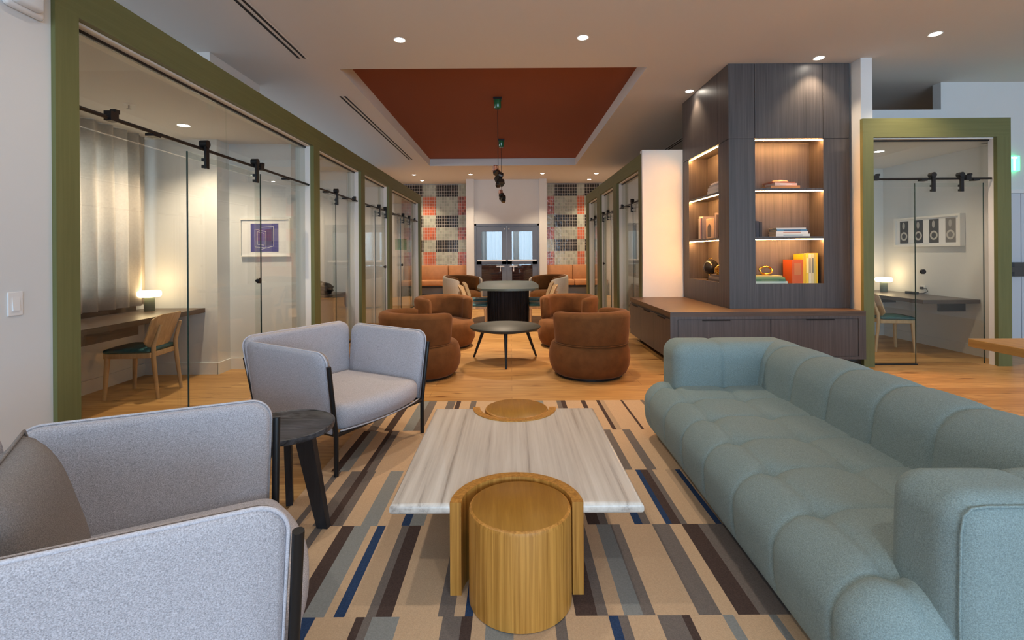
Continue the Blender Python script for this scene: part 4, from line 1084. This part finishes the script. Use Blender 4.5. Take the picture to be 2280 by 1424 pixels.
# downlights
def make_down(label, x, y, z, power=60, cone=100):
    t = thing('downlight', label, 'downlight', (x, y, z), 0, 'recessed downlights')
    mb = MB(); mb.lathe([(.052,-.001),(.062,-.004),(.066,-.001),(.066,.002),(.052,.002)], n=28); mb.build('trim_ring', M['white'], t, True)
    MB().lathe([(0,-.0022),(.051,-.0022),(.051,.0015),(0,.0015)], n=28).build('lens', M['down'], t, True)
    L = bpy.data.lights.new('ceiling_spot', 'SPOT'); L.energy = power; L.color = (1, .76, .52); L.spot_size = math.radians(cone); L.spot_blend = .7; L.shadow_soft_size = .05
    lo = bpy.data.objects.new('ceiling_spot', L); COL.objects.link(lo); lo.location = (x, y, z-.02)
    return t
DL = [(-1.18, 5.2, 'downlight in front of the ceiling recess, left of the pair', 120), (.78, 5.17, 'downlight in front of the ceiling recess, right of the pair', 120),
      (4.51, 5.14, 'downlight nearest the right edge of the ceiling', 90), (3.67, 5.76, 'downlight just in front of the bookcase pillar', 45),
      (2.56, 6.92, 'downlight beside the side face of the bookcase pillar', 28), (-2.81, 14.1, 'far left downlight beyond the recess, nearer of two', 150),
      (-2.78, 15.24, 'far left downlight close to the tile wall', 150), (-1.16, 14.09, 'downlight ahead of the left pier by the far door', 150),
      (.92, 14.01, 'downlight ahead of the right pier by the far door', 150), (2.49, 14.07, 'far right downlight beyond the recess, nearer of two', 150), (2.46, 15.19, 'far right downlight close to the tile wall', 150)]
for x, y, lb, p in DL: make_down(lb, x, y, H_CEIL, p)
make_down('downlight inside the ceiling of first left booth', -3.3, 4.9, H_OPEN-.005, 90, 130)
make_down('downlight inside the ceiling of the single right booth', 4.87, 6.41, H_OPEN-.005, 35, 130)
for y, x, w in ((6.9, -3.3, 'second left booth'), (8.7, -3.3, 'third left booth'), (11.2, -3.3, 'farthest left booth'), (8.5, 3.1, 'nearest right row booth'), (10.3, 3.1, 'middle right row booth'), (12.1, 3.1, 'farthest right row booth')):
    make_down('downlight inside the ceiling of the '+w, x, y, H_OPEN-.005, 50, 130)
t = thing('sprinkler_head', 'small white sprinkler on the first left booth ceiling', 'sprinkler', (-3.3, 4.2, H_OPEN-.005))
MB().lathe([(0,-.012),(.04,-.004),(.045,0),(0,0)], n=24).build('escutcheon', M['white'], t, True)
MB().lathe([(0,-.045),(.018,-.045),(.018,-.04),(.006,-.038),(.006,-.01),(0,-.01)], n=16).build('deflector', M['silver'], t, True)
for x, y in ((-1.2, 2.4), (.8, 2.4), (4.5, 2.4), (-1.2, -.4), (.8, -.4), (4.5, -.4), (6.8, 2.4), (6.8, -.4), (5.2, 8.6)):  # extra unseen fill spots without fixtures, added to even out the room light
    L = bpy.data.lights.new('ceiling_spot', 'SPOT'); L.energy = 46; L.color = (1, .88, .74); L.spot_size = math.radians(110); L.spot_blend = .7; L.shadow_soft_size = .05
    lo = bpy.data.objects.new('ceiling_spot', L); COL.objects.link(lo); lo.location = (x, y, H_CEIL-.02)
# slot diffusers
def slot(x, y0, y1, label):
    t = thing('slot_diffuser', label, 'air vent', (x, (y0+y1)/2, H_CEIL), 0, 'ceiling slot diffusers')
    for dx in (-.034, .034): MB().box(x+dx-.014, x+dx+.014, y0, y1, H_CEIL-.003, H_CEIL).build('slot', M['slot'], t, world=True)
    mb = MB()
    for dx in (-.058, 0, .058): mb.box(x+dx-.008, x+dx+.008, y0-.01, y1+.01, H_CEIL-.004, H_CEIL)
    mb.build('flange', M['ceil'], t, world=True)
slot(-2.43, .8, 5.67, 'two-slot ceiling air diffuser nearest the camera at left')
slot(-2.43, 7.04, 11.8, 'two-slot ceiling air diffuser beside the recess at left')
slot(3.5, 8.0, 11.0, 'two-slot ceiling air diffuser behind the bookcase pillar')
# pendants
def make_pendant(label, loc, cluster, zb):
    t = thing('pendant_lamp', label, 'pendant lamp', loc, 0, 'pendant lamps')
    MB().box(-.068, .068, -.068, .068, -.03, 0).build('canopy_plate', M['black'], t)
    MB().lathe([(0,-.17),(.045,-.17),(.056,-.15),(.056,-.03),(0,-.03)], n=24).build('canopy', M['greencan'], t, True)
    MB().tube([(0,0,-.16),(0,0,zb+.1)], .005, 8).build('cord', M['black'], t, True)
    for dx, dy, dz, r, cp in cluster:
        mb = MB(); tt = bmesh.new(); bmesh.ops.create_cube(tt, size=r*1.5); bmesh.ops.bevel(tt, geom=tt.edges[:], offset=r*.3, segments=1, affect='EDGES')
        for v in tt.verts: v.co = Euler((.7+dx*9, .55+dz*3, .4+dy*7)).to_matrix() @ v.co + Vector((dx, dy, zb+dz))
        mb.join(tt); sh = mb.build('shade', M['gunmetal'], t)
        if cp: MB().lathe([(0,-.02),(.052,-.02),(.046,.05),(.02,.065),(0,.066)], n=18, c=(dx-.02, dy, zb+dz+r*.75)).build('cap', M['copper'], sh, True)
    return t
make_pendant('faceted black pendant cluster with copper cap, nearer of the two', (-.2, 7.75, 3.825), [(-.02, 0, 0, .07, 1), (.035, -.02, -.045, .06, 0), (.0, .02, -.1, .07, 0), (.04, 0, -.16, .075, 0), (.0, -.02, -.2, .05, 0)], -1.19)
make_pendant('faceted black pendant with copper cap, farther and hanging lower in view', (-.2, 10.58, 3.825), [(.0, 0, 0, .07, 1), (.02, 0, -.06, .085, 0), (.04, -.02, -.12, .06, 0)], -1.21)
# ------------------------------------------------------------------ light
for y in (7.75, 10.58):
    L = bpy.data.lights.new('pendant_glow', 'SPOT'); L.energy = 200; L.color = (1, .80, .58); L.shadow_soft_size = .08; L.spot_size = math.radians(125); L.spot_blend = 1
    lo = bpy.data.objects.new('pendant_glow', L); COL.objects.link(lo); lo.location = (-.17, y, 2.25)
def area(name, loc, rot, sx, sy, e, col):
    L = bpy.data.lights.new(name, 'AREA'); L.shape = 'RECTANGLE'; L.size = sx; L.size_y = sy; L.energy = e; L.color = col
    o = bpy.data.objects.new(name, L); COL.objects.link(o); o.location = loc; o.rotation_euler = rot; return o
for a, b in ((-1.9, .2), (.6, 2.7), (3.1, 5.2), (5.6, 7.7)):
    area('window_daylight', ((a+b)/2, -6.98, 1.78), (PI/2, 0, 0), 2.05, 2.8, 126, (.54, .76, 1.0))
area('booth_window_daylight', (-4.135, 4.0, 1.7), (0, -PI/2, 0), 1.5, 2.4, 26, (.8, .9, 1.0))
area('upper_left_fill', (-5.8, 7.5, 3.27), (0, -PI/2, 0), .6, 10, 70, (.86, .92, 1.0))  # added fill above the left booths to lift the ceiling; no window built
for lx in (LM, LM2):
    L = bpy.data.lights.new('lamp_glow', 'POINT'); L.energy = 1.1; L.color = (1, .6, .26); L.shadow_soft_size = .06
    o = bpy.data.objects.new('lamp_glow', L); COL.objects.link(o); o.location = (lx.location.x, lx.location.y, lx.location.z+.30)
area('vestibule_daylight', (-.12, 16.4, 2.85), (math.radians(40), 0, 0), 1.6, 1.0, 13, (.85, .93, 1.0))
W = bpy.data.worlds.new('world'); SC.world = W; W.use_nodes = True
W.node_tree.nodes['Background'].inputs['Color'].default_value = (.62, .76, 1, 1); W.node_tree.nodes['Background'].inputs['Strength'].default_value = .6
SC.view_settings.view_transform = 'Standard'; SC.view_settings.look = 'None'; SC.view_settings.gamma = 1; SC.view_settings.exposure = 0.55
SC.view_settings.use_curve_mapping = False
cy = SC.cycles
cy.max_bounces = 10; cy.diffuse_bounces = 5; cy.glossy_bounces = 4; cy.transparent_max_bounces = 24; cy.transmission_bounces = 6
cy.sample_clamp_indirect = 6; cy.use_denoising = True; cy.caustics_reflective = False; cy.caustics_refractive = False
